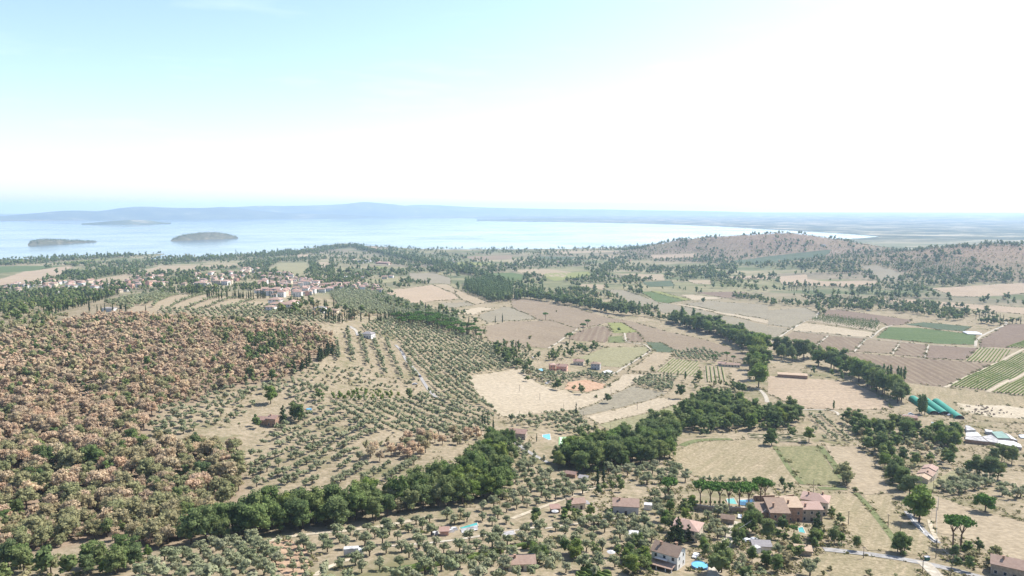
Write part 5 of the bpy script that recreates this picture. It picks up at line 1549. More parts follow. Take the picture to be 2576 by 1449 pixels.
# hilltop terrace rows
r0 = np.random.default_rng(5)
for row in ("385,774 398,760 428,748 450,743", "430,776 446,765 480,752 520,743", "470,779 500,765 540,752 570,745", "510,781 545,766 590,753 615,748", "560,782 600,768 640,757"):
    w = PP(img(row))
    for i in range(len(w) - 1):
        n = max(2, int(np.hypot(*(w[i + 1] - w[i])) / 6))
        for k in range(n):
            p = w[i] + (w[i + 1] - w[i]) * (k + r0.uniform(-.2, .2)) / n
            put('olive', p[0], p[1], r0.uniform(.8, 1.1), 'olive tree in the curved rows on the bare hilltop')

# ------------------------------------------------------------------ woods
X, Y, r0 = grid_in(FOREST, 0.3, 4.4, 4.4, 0.42, 55)
u, v = project(X, Y, ground_z(X, Y))
nz = vnoise(X, Y, 130, 77) + 0.6 * vnoise(X, Y, 45, 78)
for x_, y_, uu, vv, q in zip(X, Y, u, v, nz):
    t = r0.random()
    low = min(1, max(0, (vv - 1040) / 260))
    green = 0.12 + 0.20 * low + 0.26 * q
    dry = 0.20 + 0.18 * low + 0.2 * q
    s = (0.40 + 0.75 * r0.random() ** 1.8) * (0.88 + 0.18 * min(1, max(0, (vv - 930) / 200)))
    if vv > 1150: s *= 1.12
    if vv > 1150 and r0.random() < .12: continue
    if t < green * 0.35: k = 'green'; s *= 0.75
    elif t < green: k = 'drygreen'
    elif t < green + dry: k = 'drygreen'
    else: k = 'russet'
    zn = ('at its left picture edge' if uu < 110 else 'left of its middle' if uu < 260 else 'in its middle' if uu < 400 else 'near the gully belt' if uu < 520 else 'at its lower right corner') if vv > 1230 else ('on its lower slope at the picture edge' if uu < 180 else 'on its lower slope beside the sparse grove') if vv > 1080 else 'on its upper slope, ' + ('left part' if uu < 200 else 'middle part' if uu < 400 else 'above the grove' if uu < 600 else 'near the firs')
    pl = {'green': 'green oak standing out among the scorched brown oaks', 'drygreen': 'half withered olive brown oak in the wood ' + zn, 'russet': 'scorched russet oak in the wood ' + zn}[k]
    cp = ((uu - 675) / 62) ** 2 + ((vv - 872 + (uu - 675) * .45) / 34) ** 2
    if cp < 1 + .5 * q and r0.random() < 0.62:
        k = 'conifer' if r0.random() < .5 else 'green'; s = 0.52 if k == 'conifer' else .6; pl = 'dark green tree in the copse at the top right of the russet wood'
    elif r0.random() < .02 and vv < 1100:
        k = 'conifer'; s = .5; pl = 'single dark green tree dotted through the russet wood'
    if vv > 1290 and k == 'russet' and r0.random() < 0.5:
        k = 'drygreen'; pl = 'half withered olive brown oak in the wood ' + zn
    put(k, x_, y_, s, pl)

def scatter(poly, spacing, kinds, size, label, seed, jit=0.35, miss=0.0):
    X, Y, r0 = grid_in(PP(img(poly)), 0.5, spacing, spacing, jit, seed)
    ks = list(kinds); ps = np.array([kinds[k] for k in ks]); ps = ps / ps.sum()
    for x_, y_ in zip(X, Y):
        if r0.random() < miss: continue
        put(ks[r0.choice(len(ks), p=ps)], x_, y_, size * r0.uniform(0.72, 1.18), label)
def line(pts, spacing, width, kinds, size, label, seed):
    w = PP(img(pts)); r0 = np.random.default_rng(seed)
    ks = list(kinds); ps = np.array([kinds[k] for k in ks]); ps = ps / ps.sum()
    for i in range(len(w) - 1):
        d = w[i + 1] - w[i]; L = np.hypot(*d)
        nr = np.array([-d[1], d[0]]) / max(L, 1e-6)
        n = max(1, int(L / spacing))
        for k in range(n):
            p = w[i] + d * (k + r0.uniform(0, 1)) / n + nr * r0.uniform(-.5, .5) * width
            put(ks[r0.choice(len(ks), p=ps)], p[0], p[1], size * r0.uniform(0.75, 1.2), label)
def single(kind, x, y, s, label):
    p = P(x, y)
    put(kind, p[0], p[1], s, label, True)

# scorched copse inside the grove, and bushes on the wood's edge
scatter('905,1150 935,1120 985,1120 1060,1105 1130,1100 1200,1090 1215,1110 1130,1125 1080,1130 1060,1150 985,1160 930,1165', 8, {'russet': 4, 'drygreen': 3}, .85, 'scorched oak in the brown copse amid the olive terraces', 201)
scatter('350,1120 420,1100 600,1110 640,1130 600,1160 520,1150 440,1150 350,1135', 10, {'drygreen': 2, 'russet': 1, 'shrub': 2}, .8, 'withered tree on the bare bank beside the hillside wood', 202)
# dark belt in the gully
scatter('385,1392 560,1342 640,1300 800,1290 950,1270 1040,1235 1130,1215 1200,1180 1240,1112 1285,1122 1285,1180 1275,1250 1200,1272 1080,1282 980,1306 880,1322 720,1342 580,1360 450,1387', 6.6, {'green': 7, 'drygreen': 1.2, 'lightgreen': 1.2}, 1.05, 'GULLY', 203, 0.32)
for i, t in enumerate(TREES):
    if t[4] == 'GULLY':
        uu, vv = project(t[1], t[2], float(ground_z(t[1], t[2])))
        TREES[i] = t[:4] + ('tall green tree in the dark gully belt ' + ('next to the scorched wood' if uu < 620 else 'above the red soil' if uu < 800 else 'above the white lorry' if uu < 980 else 'near the covered turquoise pool' if uu < 1180 else 'where it climbs towards the lane'),)
for x, y in ((252, 1432), (300, 1440), (225, 1425), (330, 1420), (60, 1440), (20, 1430), (110, 1452)):
    single('green', x, y, .8, 'green tree on the grassy bank at the lower left corner')
single('lightgreen', 372, 1404, .38, 'small yellow green bush at the end of the gully belt')
single('lightgreen', 258, 1442, .35, 'small yellow green bush on the lower left bank')
scatter('-60,1410 0,1402 90,1396 160,1400 240,1375 380,1392 350,1425 300,1460 -60,1500', 6.5, {'green': 3, 'drygreen': 3, 'shrub': 4}, .7, 'bush or tree in the thicket at the lower left corner', 244, .35, .12)
# belts in the middle and on the right
scatter('1385,1162 1420,1152 1500,1132 1570,1112 1640,1087 1690,1082 1700,1115 1690,1150 1660,1172 1560,1182 1470,1192 1390,1190', 7.6, {'green': 7, 'lightgreen': 1.2, 'drygreen': 1}, 1.1, 'green tree in the dark belt below the tennis court', 204)
scatter('1690,1052 1730,1018 1800,1002 1860,1022 1880,1042 1960,1047 1990,1032 2010,1062 2005,1076 1900,1082 1800,1087 1740,1092 1700,1077', 7.8, {'green': 8, 'lightgreen': 1.0, 'conifer': .4}, .95, 'green tree in the wood above the rounded dry meadow', 205)
scatter('1700,1055 1760,1040 1890,1060 1880,1085 1760,1100 1700,1100', 9, {'green': 3, 'shrub': 2}, .6, 'lower tree on the edge of the wood above the dry meadow', 206)
line('1880,1085 1915,1083 1950,1080 1990,1078', 4, 3, {'green': 1}, .5, 'clipped tree in the dark row behind the dry meadow', 207)
line('1295,750 1350,754 1400,762 1450,770 1500,780 1560,791 1592,795', 4.5, 26, {'green': 5, 'poplar': .3, 'lightgreen': 1}, 1.4, 'streamside tree in the long winding belt', 208)
line('1300,745 1350,748 1400,756 1450,764 1500,774', 6, 24, {'green': 4, 'poplar': .6}, 1.2, 'streamside tree in the long winding belt', 209)
single('green', 1607, 791, 1.15, 'single round tree closing the winding stream belt')
for x, y, s, k in ((1623, 791, .7, 'drygreen'), (1640, 795, .9, 'drygreen'), (1657, 799, 1.05, 'green'), (1632, 794, .7, 'drygreen')):
    single(k, x, y, s, 'lower tree in the gap of the stream belt')
line('1688,808 1700,812 1745,828 1790,838 1830,850 1870,866 1888,880', 4.2, 26, {'green': 5, 'lightgreen': 1.2, 'poplar': .2}, 1.5, 'streamside tree in the broad lower belt', 210)
line('1745,824 1790,834 1830,846 1870,860', 5, 22, {'green': 5, 'lightgreen': .6}, 1.5, 'streamside tree in the broad lower belt', 211)
for x, y, s in ((1890, 888, 1.25), (1905, 900, 1.3), (1915, 880, 1.2), (1925, 890, 1.25), (1895, 915, 1.2), (1910, 940, 1.25), (1900, 955, 1.1), (1908, 975, 1.3), (1918, 915, 1.0), (1930, 920, .9), (1885, 930, .9)):
    single('lightgreen' if s > 1.15 else 'green', x, y, s * 1.6, 'big light green tree where the stream belt meets the lane')
for x, y, s in ((1955, 893, 1.1), (1978, 898, 1.2), (2005, 903, 1.15), (2022, 906, 1.2), (2040, 900, 1.0), (1965, 905, .9), (1992, 910, .9)):
    single('green', x, y, s * 1.65, 'broad green tree above the long low barn')
line('2060,918 2100,930 2140,940 2165,955 2200,970 2215,985 2232,1000 2258,1018', 6, 18, {'green': 3, 'lightgreen': 2}, 1.6, 'green tree in the belt leading to the tunnel barns', 212)
line('2000,930 2060,945 2110,955 2150,958', 7, 14, {'green': 1, 'shrub': 2}, .6, 'bush beside the long low barn', 213)
for x, y in ((2222, 950), (2240, 953), (2258, 956), (2275, 958), (2232, 956), (2266, 960)):
    single('poplar', x, y, .85, 'silvery poplar in the short row by the brown field')
for x, y in ((2318, 1040), (2312, 1042), (2326, 1043)):
    single('poplar', x, y, .95, 'tall thin poplar in front of the green tunnel barns')
scatter('2120,1047 2150,1052 2170,1082 2240,1092 2260,1132 2245,1180 2290,1232 2272,1258 2240,1200 2200,1160 2170,1120 2130,1077', 7, {'green': 4, 'drygreen': 2, 'shrub': 1.5, 'lightgreen': .5}, .88, 'tree in the hedge climbing left of the long cottage', 214)
scatter('2225,1075 2300,1092 2350,1094 2420,1098 2430,1128 2400,1142 2330,1118 2270,1108', 8.5, {'green': 6, 'lightgreen': 1, 'drygreen': 1}, 1.0, 'green tree in the copse beside the white sheds', 215)
line('2420,1135 2450,1142 2490,1150 2530,1165', 6, 6, {'green': 1, 'shrub': 2}, .55, 'bush in the hedge under the white sheds', 216)
for x, y, s in ((2245, 1215, .95), (2270, 1232, 1.0), (2288, 1250, 1.05), (2262, 1205, .8)):
    single('green', x, y, s, 'broad oak left of the long cream cottage')
single('lightgreen', 2312, 1314, 1.5, 'big round tree above the concrete driveway')
single('green', 2300, 1298, .9, 'dark tree behind the driveway hedge')
for x, y, s in ((2462, 1200, 1.0), (2490, 1207, 1.1), (2510, 1206, .95), (2440, 1195, .8)):
    single('green', x, y, s, 'dark oak behind the dense square olive grove')
for x, y, s in ((2520, 1160, 1.0), (2545, 1168, .95), (2500, 1165, .85), (2585, 1170, .8)):
    single('green', x, y, s, 'dark tree on the bank below the white sheds')
for x, y, s in ((2378, 1160, .8), (2395, 1148, .7), (2340, 1172, .75), (2388, 1175, .85)):
    single('green', x, y, s, 'round tree behind the long cream cottage')
single('drygreen', 2122, 1212, 1.35, 'lone rounded olive brown tree between two meadows')
single('drygreen', 2130, 1222, 1.0, 'smaller tree leaning against the lone rounded tree')
single('shrub', 2150, 1238, 1.3, 'dark bush at the corner of the green ditch')
single('green', 1941, 1121, .95, 'dark broad tree at the edge of the rounded meadow')
single('green', 1934, 1119, .8, 'dark broad tree at the edge of the rounded meadow')
single('lightgreen', 2035, 1112, .85, 'green tree on the terrace left of the brown rows')
single('green', 1992, 1100, .7, 'small tree in the dry terrace plot')
single('poplar', 2097, 1030, .45, 'small lone poplar by the white lane')
# solitary trees in the middle fields
single('green', 1328, 960, .62, 'round tree at the left end of the villa olive garden')
single('green', 1404, 982, .85, 'round tree at the tip of the villa olive garden')
single('green', 1396, 980, .7, 'second tree at the tip of the villa olive garden')
single('green', 1462, 993, .85, 'big round tree in front of the orange earth')
single('drygreen', 1443, 985, .75, 'smaller tree left of the big round tree')
single('green', 1528, 1015, .72, 'lone upright dark tree in the straw field')
single('shrub', 1499, 1001, 1.2, 'small bush in the straw field')
single('shrub', 1533, 972, 1.3, 'bush at the corner of the orange earth')
single('green', 1712, 1003, .95, 'round dark tree casting its shadow on the straw strip')
single('green', 1640, 943, .72, 'slender tree at the left corner of the yellow vineyard')
for x, y, s in ((1670, 948, .55), (1688, 951, .62), (1705, 952, .58), (1724, 956, .68)):
    single('poplar', x, y, s * .75, 'slender tree in the short row under the yellow vineyard')
single('green', 1757, 961, .82, 'broad tree at the right end of the slender row')
for x, y, s in ((1855, 985, .8), (1868, 990, .85), (1845, 978, .7)):
    single('green', x, y, s, 'dark tree beside the white lane')
scatter('1740,965 1840,965 1860,985 1800,1000 1740,985', 8, {'green': 1, 'drygreen': 2, 'shrub': 3}, .55, 'low garden tree above the wood', 217)
for x, y in ((1588, 916), (1575, 920), (1612, 902), (1630, 888), (1640, 884)):
    single('shrub', x, y, 1.3, 'hedge bush along the pale track')
line('1575,933 1600,938 1635,945', 3, 2, {'shrub': 1}, 1.0, 'shrub in the low hedge below the straw strip', 218)
single('green', 1556, 834, .72, 'bushy tree in the weedy wedge')
single('green', 1390, 906, .85, 'dark tree above the pink villa')
single('green', 1478, 921, .6, 'round tree beside the stone villa')
scatter('1290,868 1340,878 1370,900 1395,880 1460,865 1515,868 1515,878 1455,898 1380,915 1330,905 1290,900', 8, {'green': 3, 'olive': 4, 'shrub': 2}, .7, 'garden tree above the villas', 219)
single('drygreen', 1562, 1108, .8, 'small tree above the dark belt')
scatter('1445,1080 1540,1095 1560,1110 1500,1125 1450,1120', 9, {'drygreen': 2, 'green': 1, 'shrub': 1}, .6, 'bush between the tennis court and the straw strip', 220)
single('shrub', 1333, 853, 1.9, 'small tree in the brown ploughed field')
single('shrub', 1400, 785, 1.5, 'low bush in the large ploughed field')
single('green', 1570, 764, 1.0, 'round tree beyond the stream belt')
single('green', 1769, 764, 1.15, 'lone round tree by the grass airstrip')
single('green', 1527, 728, .9, 'lone round tree on the bare straw wedge')
# around the hillside farmhouse
single('lightgreen', 681, 1016, 1.05, 'big pale green tree above the farmhouse')
single('conifer', 712, 1068, 1.05, 'dark fir beside the farmhouse gable')
single('conifer', 738, 1050, .95, 'dark fir behind the farmhouse pool')
single('green', 752, 1062, .95, 'leafy tree right of the farmhouse')
single('green', 742, 1056, .9, 'leafy tree right of the farmhouse')
single('green', 803, 1007, .8, 'dark round tree at the left end of the bright reeds')
single('green', 1030, 1005, .82, 'dark round tree at the right end of the bright reeds')
scatter('820,1000 910,985 1000,992 1005,1005 930,1010 830,1012', 4.5, {'lightgreen': 1}, .32, 'bright yellow green cane clump below the neglected terrace', 221)
single('green', 650, 1078, .55, 'bush in front of the farmhouse')
single('green', 640, 1072, .5, 'bush in front of the farmhouse')
line('740,942 755,930 770,920 776,915', 5, 5, {'conifer': 1}, .8, 'dark fir on the lower edge of the russet wood', 222)
line('797,912 812,903 826,895 838,886', 5, 5, {'conifer': 1}, .85, 'dark fir on the right edge of the russet wood', 223)
# gardens round the cottages at the bottom
GARDEN = [('1290,1345 1340,1300 1360,1330 1330,1360', 'green tree beside the white umbrella garden'), ('1545,1375 1600,1360 1640,1400 1640,1449 1560,1449', 'green tree left of the white house'),
          ('1690,1285 1730,1270 1775,1300 1770,1330 1720,1310', 'green tree above the hipped pink roof'), ('1765,1370 1800,1400 1790,1449 1750,1449 1750,1400', 'green tree between white house and gravel drive'),
          ('1872,1330 1905,1318 1925,1350 1890,1370', 'green tree in front of the brick farm complex'), ('1900,1380 1980,1370 2060,1385 2060,1415 1960,1410 1910,1400', 'garden tree below the turquoise pool'),
          ('2080,1355 2150,1370 2185,1385 2100,1382', 'hedge tree above the grey lane'), ('1470,1320 1540,1290 1560,1300 1500,1330', 'garden tree between the two terracotta cottages'),
          ('1470,1222 1560,1222 1570,1245 1480,1250', 'hedge tree behind the two terracotta cottages')]
GARDEN += [('1640,1300 1690,1275 1700,1300 1690,1345 1650,1350', 'garden tree left of the hipped pink roof'), ('1600,1395 1650,1440 1640,1475 1560,1475 1560,1420', 'tree in the thick garden corner left of the white house'), ('1850,1345 1880,1330 1890,1380 1850,1400 1825,1430 1815,1400', 'tree right of the gravel drive'),
           ('1940,1340 1985,1330 2000,1360 1960,1370', 'terrace tree in front of the brick wings'), ('1960,1375 2060,1360 2085,1385 2000,1395', 'tree in the shady garden below the turquoise pool'), ('1330,1395 1400,1380 1480,1395 1560,1385 1560,1400 1440,1415 1340,1420', 'bushy tree between terraces and vine plot'),
           ('1390,1300 1440,1285 1500,1300 1540,1320 1400,1325', 'garden tree below the small terracotta cottage'), ('1840,1440 1900,1410 1960,1430 1950,1475 1840,1475', 'tree on the bank right of the gravel drive'), ('1060,1345 1150,1325 1160,1315 1130,1318 1050,1335', 'garden tree left of the long turquoise pool'), ('1205,1335 1290,1320 1300,1335 1240,1345', 'garden tree right of the long turquoise pool')]
for i, (pl, lb) in enumerate(GARDEN):
    scatter(pl, 5.2, {'green': 4, 'drygreen': 1.2, 'shrub': 2.5, 'lightgreen': .8, 'olive': 1.5}, .5, lb, 600 + i)
single('green', 1893, 1338, .95, 'big ivy dark tree in front of the brick farm complex')
single('green', 1882, 1345, .8, 'second dark tree in front of the brick farm complex')
single('green', 1930, 1365, .8, 'leafy tree on the terrace below the brick farm complex')
single('conifer', 2055, 1352, .95, 'blue green cedar right of the turquoise pool')
single('conifer', 2050, 1362, .8, 'second cedar right of the turquoise pool')
single('pine', 1996, 1352, .45, 'small palm like tree beside the turquoise pool')
single('conifer', 1690, 1362, .7, 'dark fir in front of the hipped pink roof')
single('conifer', 1712, 1368, .75, 'dark fir in front of the hipped pink roof')
single('conifer', 1705, 1358, .8, 'dark fir in front of the hipped pink roof')
single('conifer', 1732, 1362, .6, 'dark fir at the corner of the hipped pink roof')
single('green', 1815, 1440, .95, 'tall grey green tree beside the gravel drive')
single('green', 1808, 1452, .9, 'tall grey green tree beside the gravel drive')
single('shrub', 1972, 1424, 2.2, 'big clipped dark bush on the lower right bank')
for x, y, s in ((2265, 1395, .7), (2275, 1390, .65), (2258, 1388, .6)):
    single('green', x, y, s, 'dense bush at the upper edge of the grey lane')
scatter('2380,1400 2440,1380 2520,1400 2560,1430 2500,1449 2400,1440', 5.5, {'green': 3, 'drygreen': 2, 'shrub': 2}, .55, 'tree in the thicket before the corner house roof', 240)
single('green', 2155, 1290 + 95, .45, 'small tree standing on the lane verge')
for x, y in ((1768, 1213), (1783, 1214), (1800, 1215), (1812, 1214), (1845, 1217), (1858, 1216), (1873, 1218), (1905, 1222), (1918, 1222), (1930, 1224), (1938, 1224)):
    single('olive', x, y, .75, 'small olive tree in the thin row behind the pines')
line('2090,1290 2110,1320 2125,1345', 4, 4, {'green': 1, 'drygreen': 1}, .4, 'hedge tree right of the brick farm complex', 241)
scatter('1960,1225 2005,1228 2010,1240 1960,1240', 5, {'green': 1, 'shrub': 1}, .4, 'garden bush behind the brick farm complex', 242)
scatter('2020,1420 2120,1430 2250,1440 2290,1470 2060,1480', 9, {'olive': 2, 'shrub': 3}, .9, 'bush on the rough bank below the grey lane', 243)

# ------------------------------------------------------------------ umbrella pines
for x, y in ((1682.5, 1266), (1762, 1274), (1787, 1278), (1811, 1278), (1834, 1280), (1859, 1280), (1884, 1278), (1913, 1264)):
    single('pine', x, y, 1.1, 'umbrella pine beside the two pools' if x > 1800 else ('umbrella pine standing apart at the left end of the pine row' if x < 1700 else 'umbrella pine over the clipped garden balls'))
single('pine', 1924, 1262, .95, 'umbrella pine at the right end of the pine row')
single('pine', 1372, 806, 1.1, 'single umbrella pine at the top of the ploughed fields')
single('pine', 1467, 834, 1.05, 'front umbrella pine of the pair between ploughed fields')
single('pine', 1478, 824, 1.05, 'rear umbrella pine of the pair between ploughed fields')
single('pine', 1433, 862, 1.1, 'umbrella pine at the corner of the pale farm track')
single('pine', 1828, 908, .95, 'umbrella pine behind the red roofed farm')
single('pine', 1796, 915, .95, 'umbrella pine left of the red roofed farm')
single('pine', 1845, 912, .7, 'small umbrella pine behind the red roofed farm')
single('domepine', 2478, 1288, 1.0, 'lone umbrella pine with its round shadow in the dry field')
single('pine', 2397, 1378, 1.2, 'left one of the twin umbrella pines by the lane')
single('pine', 2416, 1380, 1.2, 'right one of the twin umbrella pines by the lane')
single('pine', 1994, 1056, .9, 'umbrella pine at the right end of the wood')
scatter('985,808 1060,800 1130,812 1200,838 1215,860 1160,855 1090,830 1010,825', 8.5, {'pine': 5, 'cypress': 2.5}, .95, 'umbrella pine in the dark wood above the dense grove', 250)

# ------------------------------------------------------------------ cypresses
CYP = """
703,746 712,744 717,745 690,748 738,757 742,757 745,770 748,771 776,760 789,780 816,775 819,776 822,775 840,776 720,800 728,798 774,804 789,808 819,807 827,809 834,807 840,813 844,813 851,813 855,813 861,814 867,805 872,805 876,806 880,806 884,806 888,806 892,806 908,811 929,811 950,813 954,814 958,813 967,809 971,809 977,804 980,804 984,804 988,804 992,804 1005,805 1010,806 1016,804 1022,805 1028,803 1034,805 1041,803 1048,805 1055,804 1062,803 1070,804 1078,803 970,769 977,771 984,776 1002,773 1009,773 1071,784 1104,797 1115,798 1124,797 1179,815 1246,814 1264,812
225,784 245,789 255,791 264,787 284,785 303,791 306,791 317,786 367,791
1985,733 1991,733 1997,733 2004,733 2019,736 2027,736 2035,737 2047,737 2137,755 2143,755 2149,755 2156,756 2160,756 2192,763 2200,763 2210,764 2219,764 2270,774 2278,774 2284,775 2291,775 2299,776 2307,776 2322,780 2332,780 2352,783 2360,783 2370,784 2377,784 2395,795 2402,795 2418,796 2427,796 2455,803 2463,803 2478,804 2487,804 2496,805 2505,805 2515,806 2524,806 2547,815 2556,815 2567,816
1795,698 1800,698 1806,698 1812,698 1820,699 1830,706 1838,707 1846,707 1856,708 1868,709 1305,883 1298,880
"""
for q in img(' '.join(CYP.split())):
    x, y = q
    if y < 712: lb = 'dark cypress in the far row of the plain'
    elif x > 1900: lb = 'dark cypress in the broken row on the right plain'
    elif x < 380: lb = 'dark cypress on the bare top of the russet wood'
    elif x < 960: lb = 'dark cypress below the village houses'
    else: lb = 'dark cypress in the wood above the dense grove'
    single('cypress', x, y, 1.05 * random.uniform(.8, 1.2), lb)
line('120,794 160,782 225,764 275,747 300,740', 6, 14, {'cypress': 3, 'green': 1}, .95, 'dark cypress in the sloping row left of the hilltop', 260)
line('408,741 440,738 470,738 500,742', 4.5, 8, {'cypress': 3, 'green': 1}, .95, 'dark cypress in the hilltop clump', 261)
line('522,748 560,752 600,752 644,752 690,752', 3.6, 10, {'cypress': 1}, 1.0, 'dark cypress in the long hilltop row', 262)
single('cypress', 850.5, 884, .95, 'single cypress on the upper edge of the olive rows')
for x, y in ((1213, 1073), (1220, 1076), (1227, 1070)):
    single('cypress', x, y, .8, 'cypress in the trio above the hamlet lane')
single('cypress', 1241, 1091, .95, 'cypress standing right of the trio above the lane')
single('cypress', 1449, 1051, 1.05, 'tall lone black cypress at the edge of the straw field')
single('cypress', 1503, 1224, 1.15, 'left one of two tall cypresses below the dark belt')
single('cypress', 1518, 1222, 1.2, 'right one of two tall cypresses below the dark belt')
single('cypress', 1350, 1112, .5, 'small cypress by the blue pool')
single('cypress', 2029, 1392, .45, 'small cypress on the lower garden bank')
single('cypress', 684, 962, .6, 'cypress at the foot of the russet wood')

# ------------------------------------------------------------------ far plain
single('green', 1340, 718, 1.3, 'far round tree clump above the stream belt')
line('1310,716 1330,716 1350,717 1370,718', 8, 14, {'green': 1}, 1.3, 'far round tree clump above the stream belt', 270)
line('892,622 960,638 1040,656 1110,672 1180,690 1230,703', 4.2, 42, {'green': 4, 'poplar': .7}, 1.45, 'far tree in the straight belt towards the promontory', 271)
scatter('1169,712 1232,706 1290,722 1286,756 1232,760 1172,732', 8, {'poplar': 3, 'green': 1}, .95, 'poplar in the dense plantation block', 272, 0.3)
line('1225,708 1290,722 1330,730 1370,736', 4.5, 34, {'poplar': 1.5, 'green': 2}, 1.1, 'poplar in the dense plantation block', 273)
line('1232,760 1290,756 1320,752', 5, 24, {'green': 3, 'poplar': 1}, 1.15, 'streamside tree in the long winding belt', 274)
line('1590,794 1640,798 1690,810', 5, 14, {'green': 3, 'drygreen': 1}, 1.0, 'lower tree in the gap of the stream belt', 275)
FARG = {'green': 6, 'drygreen': 1, 'poplar': 1, 'lightgreen': .6}
for i, (p, sp, wd, sz) in enumerate((
        ('-60,672 0,669 80,662 150,657 230,652 300,647 350,645', 3.2, 110, 1.4), ('370,664 430,660 520,654 600,648 650,644 700,641 745,637', 3.2, 130, 1.4), ('640,650 720,643 780,636 830,626 870,620 905,622', 3.4, 130, 1.35), ('130,668 200,668 300,664 380,668', 7, 70, 1.2),
        ('180,690 230,692 290,690 330,694', 5, 90, 1.3), ('150,712 190,708 250,706', 12, 40, 1.0), ('620,668 680,660 760,655 860,652 920,650', 5, 90, 1.25), ('780,662 790,672 785,684', 10, 20, 1.0),
        ('960,662 1000,666 1040,672', 11, 30, 1.0), ('1000,652 1080,654 1150,656 1180,668', 14, 120, .9), ('1290,640 1400,636 1480,632 1560,630 1650,634', 12, 50, 1.0), ('1450,628 1500,627 1560,626 1620,622', 12, 40, 1.1), ('1180,628 1200,628 1215,628', 16, 20, 1.2), ('1232,627 1245,627', 12, 14, 1.4), ('1268,626 1278,626', 12, 14, 1.3),
        ('1300,655 1380,660 1460,655 1540,655 1620,655', 13, 60, 1.0), ('1310,676 1340,680 1380,672', 13, 40, 1.0), ('1480,680 1500,690 1520,684', 11, 30, 1.15), ('1600,684 1640,686 1660,682', 10, 40, 1.15), ('1420,705 1470,707 1520,712', 11, 12, 1.05), ('1530,714 1560,716 1600,718', 9, 12, 1.2),
        ('1640,660 1700,656 1780,655 1830,656', 11, 50, 1.05), ('1700,678 1760,684 1800,690 1840,688', 11, 60, 1.1), ('1770,725 1800,724 1830,725 1870,728 1900,732 1930,736', 12, 22, 1.15), ('1935,730 1960,732 1980,733', 9, 24, 1.15),
        ('2040,742 2070,744 2090,742 2120,744 2160,748', 10, 26, 1.1), ('2060,752 2080,756', 8, 10, .9), ('2170,735 2200,738 2220,742', 10, 22, 1.2), ('2240,746 2290,748 2340,750 2400,752', 10, 30, 1.2), ('2280,738 2310,733 2340,732', 10, 40, 1.2), ('2460,760 2500,764 2560,768 2600,770', 11, 40, 1.15), ('2340,718 2420,716 2500,712 2600,705', 10, 50, 1.25), ('2270,715 2300,716 2340,720', 10, 30, 1.2), ('2400,705 2480,700 2600,690', 12, 80, 1.2),
        ('1950,680 2000,676 2060,670 2120,676', 12, 70, 1.05), ('2040,655 2120,650 2200,650 2300,645', 11, 50, 1.1), ('1990,690 2080,690 2160,686', 12, 50, 1.0), ('2205,700 2240,706 2300,700', 12, 50, 1.0), ('2100,660 2160,664 2220,662', 12, 60, 1.0), ('2080,775 2100,777 2120,777', 8, 10, .9), ('2240,787 2260,788 2280,786', 9, 16, .9),
        ('1840,742 1870,742', 12, 10, .8), ('1660,728 1700,728 1730,732', 14, 14, .7))):
    line(p, sp, wd, FARG, sz, 'far tree in the hedgerows of the lake plain', 280 + i)
# trees and scrub left of and around the village
scatter('-60,740 0,735 110,745 250,745 300,742 200,770 130,790 60,810 -60,820', 13, {'green': 5, 'drygreen': 2, 'olive': 2, 'cypress': 1}, .95, 'tree in the green valley left of the hilltop', 330, .4, .15)
scatter('0,830 100,795 180,800 60,828 -60,850 -60,835', 9, {'drygreen': 3, 'green': 1}, .8, 'half withered tree on the upper left edge of the wood', 331)
scatter('340,740 420,725 640,715 640,730 500,742 420,738', 14, {'green': 5, 'cypress': 1}, .6, 'tree between the hilltop and the village', 332, .4, .1)
scatter('690,770 760,760 820,775 940,795 940,812 780,806 700,792', 10, {'drygreen': 3, 'green': 2, 'olive': 3, 'russet': 1.5}, .8, 'tree on the slope below the village', 333, .4, .2)
scatter('1100,778 1140,775 1200,800 1230,815 1220,850 1160,830 1110,800', 12, {'olive': 3, 'green': 1, 'shrub': 2}, .85, 'scrubby tree beside the curved pale field', 334, .4, .25)
# scattered hedgerow trees and bushes on the plain, outside the fields
r0 = np.random.default_rng(99)
A3 = r0.uniform(R(-37), R(37), 32000); D3 = np.exp(r0.uniform(math.log(1350), math.log(4600), 32000))
X3, Y3 = D3 * np.sin(A3), D3 * np.cos(A3)
ok = ~in_fields(X3, Y3) & (ground_z(X3, Y3) > 0.3) & ~poly_inside(X3, Y3, LAKE)
nz3 = vnoise(X3, Y3, 420, 31) + 0.8 * vnoise(X3, Y3, 170, 32)
u3, v3 = project(X3, Y3, ground_z(X3, Y3))
for x_, y_, q, d_, uu, g in zip(X3, Y3, nz3, D3, u3, ok):
    if not g or q < 0.16 - (0.20 if d_ > 2000 else 0): continue
    if uu < 1000 and d_ < 1500: continue
    put('green' if r0.random() < .62 else ('drygreen' if r0.random() < .5 else 'olive'), x_, y_, r0.uniform(.6, 1.2) * (1.25 if d_ > 2200 else 1), 'far tree in the hedgerows of the lake plain')
# wooded hills on the right: scorched crowns on top, green at the foot
for x, r, rx, n in ((1950, 3560, 720, 6500), (2580, 2950, 720, 7000)):
    cx, cy = at_r(x, r)
    rr_ = np.sqrt(r0.uniform(0, 1, n)) * rx; aa = r0.uniform(0, 6.283, n)
    X3, Y3 = cx + rr_ * np.cos(aa), cy + rr_ * np.sin(aa) * 0.8
    zz = ground_z(X3, Y3)
    thr = np.percentile(zz, 45)
    inf = in_fields(X3, Y3)
    for x_, y_, z_, f_ in zip(X3, Y3, zz, inf):
        if f_: continue
        k = 'russet' if z_ > thr + r0.normal() * 12 else 'green'
        if r0.random() < .38: k = 'drygreen'
        put(k, x_, y_, r0.uniform(.38, .68), 'tree on the wooded lakeside hills')

